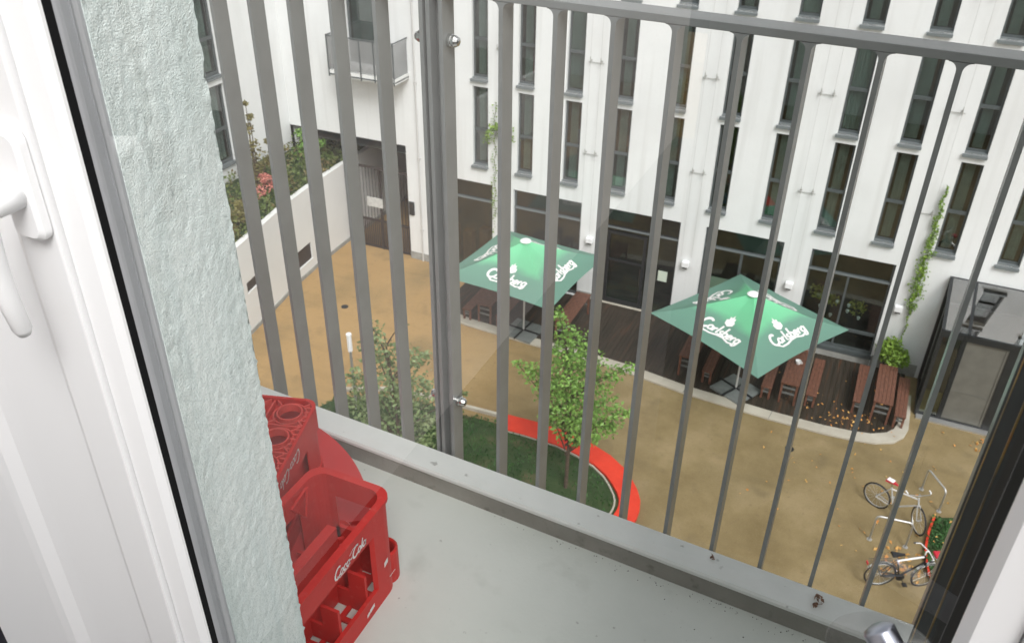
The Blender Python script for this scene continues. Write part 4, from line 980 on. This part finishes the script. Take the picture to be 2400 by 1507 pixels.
# lever handle
hd = MB(); pts = []
def rrect(x0, x1, z0, z1, r, k=6):
    o = []
    for cx, cz, a0 in ((x1-r,z1-r,0), (x0+r,z1-r,90), (x0+r,z0+r,180), (x1-r,z0+r,270)):
        for i in range(k+1): q = R(a0+90*i/k); o.append((cx+r*math.cos(q), cz+r*math.sin(q)))
    return o
rr = rrect(-.625,-.5915,H-.325,H-.232,.010); k = len(rr)
rin = rrect(-.6215,-.595,H-.3215,H-.2355,.008)
hd.add([(x,.4188,z) for x,z in rr]+[(x,.412,z) for x,z in rr]+[(x,.4085,z) for x,z in rin], [(i,(i+1) % k,k+(i+1) % k,k+i) for i in range(k)]+[(k+i,k+(i+1) % k,2*k+(i+1) % k,2*k+i) for i in range(k)]+[tuple(range(2*k,3*k))])
ho = hd.build('handle', M['pvc'], dr, world=True)
lv = MB(); lv.tube([(-.6085,.410,H-.284),(-.6085,.388,H-.284),(-.6085,.378,H-.286),(-.6085,.3745,H-.298),(-.6088,.374,H-.33),(-.609,.3755,H-.36),(-.6092,.379,H-.392),(-.6092,.3795,H-.398)], [.0125,.0122,.0118,.0112,.0098,.0088,.0078,.005], 16)
lo_ = lv.build('lever', M['pvc'], dr, world=True, smooth=True); lo_.parent = ho; 
# suction disc and steel knob on the glass
sk = thing('suction_hook', 'brushed steel knob on a clear round suction disc, bottom right of the glass', 'hook', (.075,.4375,H-.487))
MB().lathe([(.034,0),(.033,.0012),(.02,.0035),(.01,.006)], (0,-.0002,0), 40, axis=(0,-1,0)).build('suction_disc', M['clear'], sk, smooth=True)
ax = (dn*.9+rt*.42-fw*.2)*.085; p0 = Vector((-.0075,-.014,.034))
MB().tube([p0-ax.normalized()*.002, p0, p0+ax.normalized()*.0015, p0+ax], [.005,.0092,.0102,.0105], 32).build('knob', mat('brushed_steel', (.42,.44,.5), .28, metal=1.), sk, smooth=True)

# room behind the door (seen only as reflections)
structure(MB().box((-3,-3.2,H+FL-.25),(2.5,.418,H+FL-.02)).build('room_floor', M['parquet']))
m = MB(); m.box((-1.9,.45,H+FL-.02),(-.9492,.4715,H+1.0)); 
tag(m.build('room_wall', M['dark_fabric']), 'dark wall surface at the left edge of the white door frame', 'wall')
m = MB(); m.box((.34,.45,H+FL-.02),(2.5,.60,H+2.4)); tag(m.build('house_wall', M['stucco']), 'house wall behind the right edge of the white door frame', 'wall')
# lower wall of the own house under the balcony (seen in the reflections of the courtyard windows)
m = MB(); m.box((-22,.2,0),(9,.44,H+FL-.26)); tag(m.build('house_wall', M['render_grey']), 'pale rendered wall of the house below the balcony floor', 'wall')

tag(MB().box((-1.25,-3.2,H+FL-.02),(-.95,-.0205,H+1.3)).build('room_wall', M['room_wall']), 'white side wall of the room, mirrored faintly in the door glass', 'wall')
tag(MB().box((-1.25,-.02,H+FL-.02),(-.93,.09,H+1.3)).build('band_reflector', M['pvc'], bevel=.003), 'added white column against the room side wall, mirrored as a pale band', 'reflector')  # box added so the door glass mirrors a pale band over the stucco
sw = thing('strap_winder', 'pinkish grey shutter strap winder plate, ghosted in the glass over the stucco', 'strap winder', (-.9295,.068,H-.495))
m = MB(); pl_ = [(-.036,-.05),(-.03,-.062),(.03,-.062),(.036,-.05),(.036,.05),(.03,.062),(-.03,.062),(-.036,.05)]; n8 = len(pl_)
m.add([(0,a,b) for a, b in pl_]+[(.012,a*.95,b*.97) for a, b in pl_], [(i,(i+1) % n8,n8+(i+1) % n8,n8+i) for i in range(n8)]+[tuple(range(n8,2*n8))]); m.build('cover_plate', mat('pinkish_plastic', (.26,.19,.19), .5), sw)
MB().box((.0122,-.008,.02),(.016,.008,.0225)).build('slot', M['gasket'], sw); MB().box((.0122,-.007,.0225),(.0145,.007,.30)).build('strap', mat('grey_strap', (.3,.28,.27), .9), sw)
wr = thing('blocker', 'plain dark wardrobe added unseen behind the viewer to shade the lower sash', 'blocker', (.2,-.8,H+FL-.02))  # cabinet-shaped box added out of view to keep sun off the lower sash
MB().box((-.5,-.28,.06),(.5,.26,2.1)).build('carcass', M['blocker'], wr, bevel=.004)
for x in (-.498, .003): MB().box((x,.262,.08),(x+.495,.28,2.08)).build('door', M['blocker'], wr, bevel=.003)
MB().box((-.49,-.27,0),(.49,.25,.06)).build('plinth', M['slate'], wr)
# ================================================================== TRAY AND CRATES
tt = thing('round_tray', 'big round red plastic tray lid on the balcony floor, carrying the upturned crate', 'tray', (-1.279,.902,H+FL))
poly = []; ox, oy, rr_ = -1.279, .902, .492
for i in range(160):
    q = 2*math.pi*i/160; x, y = ox+rr_*math.cos(q), oy+rr_*math.sin(q)
    if x > -.945 and y < 1.10: continue
    poly.append((x, y))
k0 = max(range(len(poly)), key=lambda i: (Vector(poly[i])-Vector(poly[i-1])).length); poly = poly[k0:]+poly[:k0]
poly += [(-.945, poly[-1][1] if poly[-1][0] < -.94 else .55)]
poly = [p for p in poly if not (p[0] > -.945 and p[1] < 1.0)]+[(-.945,.62),(-.945,1.10)]
ctr = (-1.279, .902)
poly.sort(key=lambda p: math.atan2(p[1]-ctr[1], p[0]-ctr[0]))
m = MB(); m.prism([(x-ox, y-oy) for x, y in poly], .03, .073); m.build('rim', M['red_dull'], tt, bevel=.006)
MB().lathe([(.3,0),(.3,.031)], (-.08,.02,0), 40).build('base', M['red_dull'], tt)
def rpath(w_, l_, r, k=6):
    """rounded rectangle path, x in [-w,0], y in [-l,0], with side tags"""
    o = []
    for cx, cy, a0 in ((-r,-r,0), (-w_+r,-r,90), (-w_+r,-l_+r,180), (-r,-l_+r,270)):
        for i in range(k+1): q = R(a0+90*i/k); o.append((cx+r*math.cos(q), cy+r*math.sin(q)))
    return o
def fine(path, step=.01):
    o = []; n = len(path)
    for i in range(n):
        a, b = Vector(path[i]), Vector(path[(i+1) % n]); k = max(1, int((b-a).length/step))
        for j in range(k): o.append(tuple(a.lerp(b, j/k)))
    return o
def wall_ring(mb, path, inner, z0, z1, keep):
    n = len(path)
    for i in range(n):
        a, b = path[i], path[(i+1) % n]; mx, my = (a[0]+b[0])/2, (a[1]+b[1])/2
        if not keep(mx, my): continue
        c, d = inner[i], inner[(i+1) % n]
        mb.add([(*a,z0),(*b,z0),(*d,z0),(*c,z0),(*a,z1),(*b,z1),(*d,z1),(*c,z1)], [(0,3,2,1),(4,5,6,7),(0,1,5,4),(2,3,7,6),(1,2,6,5),(3,0,4,7)])
def shrink(path, t, w_, l_):
    return [(-w_/2+(x+w_/2)*(w_/2-t)/(w_/2), -l_/2+(y+l_/2)*(l_/2-t)/(l_/2)) for x, y in path]
def crate_open():
    w_, l_, h_ = .185, .40, .262
    t = thing('drinks_crate', 'red upright drinks crate with white lettering, standing on the balcony floor', 'crate', (-.747,1.088,H+FL))
    b = MB(); pth = fine(rpath(w_, l_, .034)); inn = shrink(pth, .009, w_, l_)
    long_side = lambda x, y: x > -.012 or x < -w_+.012
    wall_ring(b, pth, inn, .0, .052, lambda x, y: True)                                   # bottom band
    wall_ring(b, pth, inn, .052, .205, lambda x, y: (y > -.072 or y < -l_+.085) and not (-w_+.04 < x < -.04))   # posts
    wall_ring(b, pth, inn, .052, .115, lambda x, y: -w_+.035 < x < -.035)
    wall_ring(b, pth, inn, .205, .262, lambda x, y: True)                                 # top band and end grips
    rim = shrink(pth, -.004, w_, l_); wall_ring(b, rim, shrink(pth, .012, w_, l_), .2565, .2645, lambda x, y: True)
    ear = fine(rpath(w_+.0, l_, .034)); 
    b.build('body', M['red_crate'], t)
    q = MB()
    for i in range(15):
        a0 = R(-90+180*i/14)
    q.lathe([(.03,0),(.03,.085),(.026,.09),(.022,.085),(.022,.01)], (-.034,.004,0), 20); q.lathe([(.03,0),(.03,.085),(.026,.09),(.022,.085),(.022,.01)], (-w_+.034,.004,0), 20)
    q.build('corner_foot', M['red_crate'], t)
    d = MB(); d.box((-w_/2-.011,-.30,.008),(-w_/2+.011,-.085,.205)); d.box((-w_/2-.004,-l_+.01,.008),(-w_/2+.004,-.30,.12)); d.box((-w_/2-.003,-.085,.008),(-w_/2+.003,-.009,.09))
    for y in (-.105,-.2,-.295): 
        d.box((-w_+.009,y-.003,.008),(-.009,y+.003,.055)); d.box((-.05,y-.0034,.055),(-.009,y+.0034,.115)); d.box((-w_+.009,y-.0034,.055),(-w_+.05,y+.0034,.115))
    for x in (-.14,):
        for y in (-.055,-.15,-.248,-.345): d.lathe([(.036,.004),(.036,.07),(.033,.07),(.033,.004)], (x,y,0), 18)
    d.build('divider', M['red_crate'], t)
    fl_ = MB()
    for i in range(5): x = -w_+.016+i*.036; fl_.box((x,-l_+.01,.001),(x+.011,-.01,.007))
    for i in range(10): y = -l_+.02+i*.039; fl_.box((-w_+.01,y,.0015),(-.01,y+.012,.0075))
    fl_.build('bottom_grid', M['red_crate'], t)
    tx = MB(); place = lambda x, y: (.0012, -.158+x, .2155+y)
    lettering(tx, 'Coca-Cola', place, .0245, w=.15, slant=.3, extra=[([(-1.75,.2),(-1.5,-.12),(-.9,-.14),(-.2,-.1)], .08), ([(.0,.75),(.5,1.02),(1.2,.98)], .07)])
    tx.build('lettering', M['white_print'], t)
    mk = MB(); pm = lambda y, z, a, b_: mk.add([(.0012,y-a,z-b_),(.0012,y+a,z-b_*.4),(.0012,y+a,z+b_),(.0012,y-a,z+b_*.5)], [(0,1,2,3)])
    pm(-.042,.10,.007,.009); pm(-.022,.048,.011,.0018); pm(-.105,.026,.009,.007); pm(-.12,.022,.005,.006)
    for i in range(7): pm(-.30+i*.0155,.024+.004*(i % 2),.0052,.0062)
    mk.build('mark', M['white_print'], t)
    rb = MB()
    for i in range(9): rb.box((-w_-.0005,-.06-.02*i,.206),(-w_+.010,-.055-.02*i,.256))
    rb.tube([(-w_+.012,-.05,.25),(-w_+.02,-.075,.19),(-w_+.012,-.105,.235),(-w_+.012,-.05,.25)], .0035, 6); rb.build('rib', M['red_crate'], t)
    return t
crate_open()
def crate_inverted():
    w_, l_, h_ = .30, .36, .214
    t = thing('drinks_crate', 'red crate turned upside down with ring shaped bottle wells on top', 'crate', (-1.036,1.253,H+FL+.0735), R(16.9))
    b = MB(); pth = fine(rpath(w_, l_, .03)); inn = shrink(pth, .007, w_, l_)
    wall_ring(b, pth, inn, .0, .05, lambda x, y: True); wall_ring(b, pth, inn, .15, h_, lambda x, y: True)
    wall_ring(b, shrink(pth,.004,w_,l_), inn, .05, .15, lambda x, y: (y > -.07 or y < -l_+.07) or not (-w_+.012 < x < -.012) and False or (-w_+.05 > x or x > -.05) and (y > -.09 or y < -l_+.09))
    wall_ring(b, shrink(pth,.02,w_,l_), shrink(pth,.024,w_,l_), .05, .15, lambda x, y: True)
    b.build('body', M['red_crate'], t)
    pl = MB(); pl.box((-w_+.008,-l_+.008,h_-.024),(-.008,-.008,h_-.02)); pl.build('bottom_plate', M['red_crate'], t)
    q = MB()
    for i in range(3):
        for j in range(4):
            cx, cy = -.052-.098*i, -.050-.087*j
            ring = lambda rr: [(cx+rr*math.cos(2*math.pi*k/24), cy+rr*math.sin(2*math.pi*k/24)) for k in range(24)]
            for rr, zt in ((.029,h_-.001), (.038,h_-.006)):
                p1 = ring(rr); p2 = ring(rr-.003); wall_ring(q, p1, p2, h_-.0199, zt, lambda x, y: True)
            for a0 in (45,135,225,315):
                c, s = math.cos(R(a0)), math.sin(R(a0)); e = Vector((cx+.036*c, cy+.036*s, h_-.0195)); q.obox(e, Vector((c*.022,s*.022,0)), Vector((-s*.003,c*.003,0)), (0,0,.016))
    for i in range(2): x = -.101-.098*i; q.box((x-.0015,-l_+.01,h_-.0195),(x+.0015,-.01,h_-.004))
    for j in range(3): y = -.0935-.087*j; q.box((-w_+.01,y-.0015,h_-.0193),(-.01,y+.0015,h_-.0045))
    for j in range(20): y = -.03-.0155*j; q.box((-.02,y,h_-.0192),(-.008,y+.004,h_-.003))
    q.build('bottle_wells', M['red_ring'], t)
    wd = MB()
    for i in range(3):
        for j in range(4): wd.lathe([(.0255,0),(.0255,.0006)], (-.052-.098*i,-.050-.087*j,h_-.0198), 20)
    wd.build('well_floor', mat('dark_red_recess', (.18,.008,.008), .5), t)
    tx = MB(); lettering(tx, 'Coca-Cola', lambda x, y: (.001, -.20-x, .196-y), .026, w=.14, slant=.3); tx.build('lettering', M['grey_print'], t)
    return t
crate_inverted()
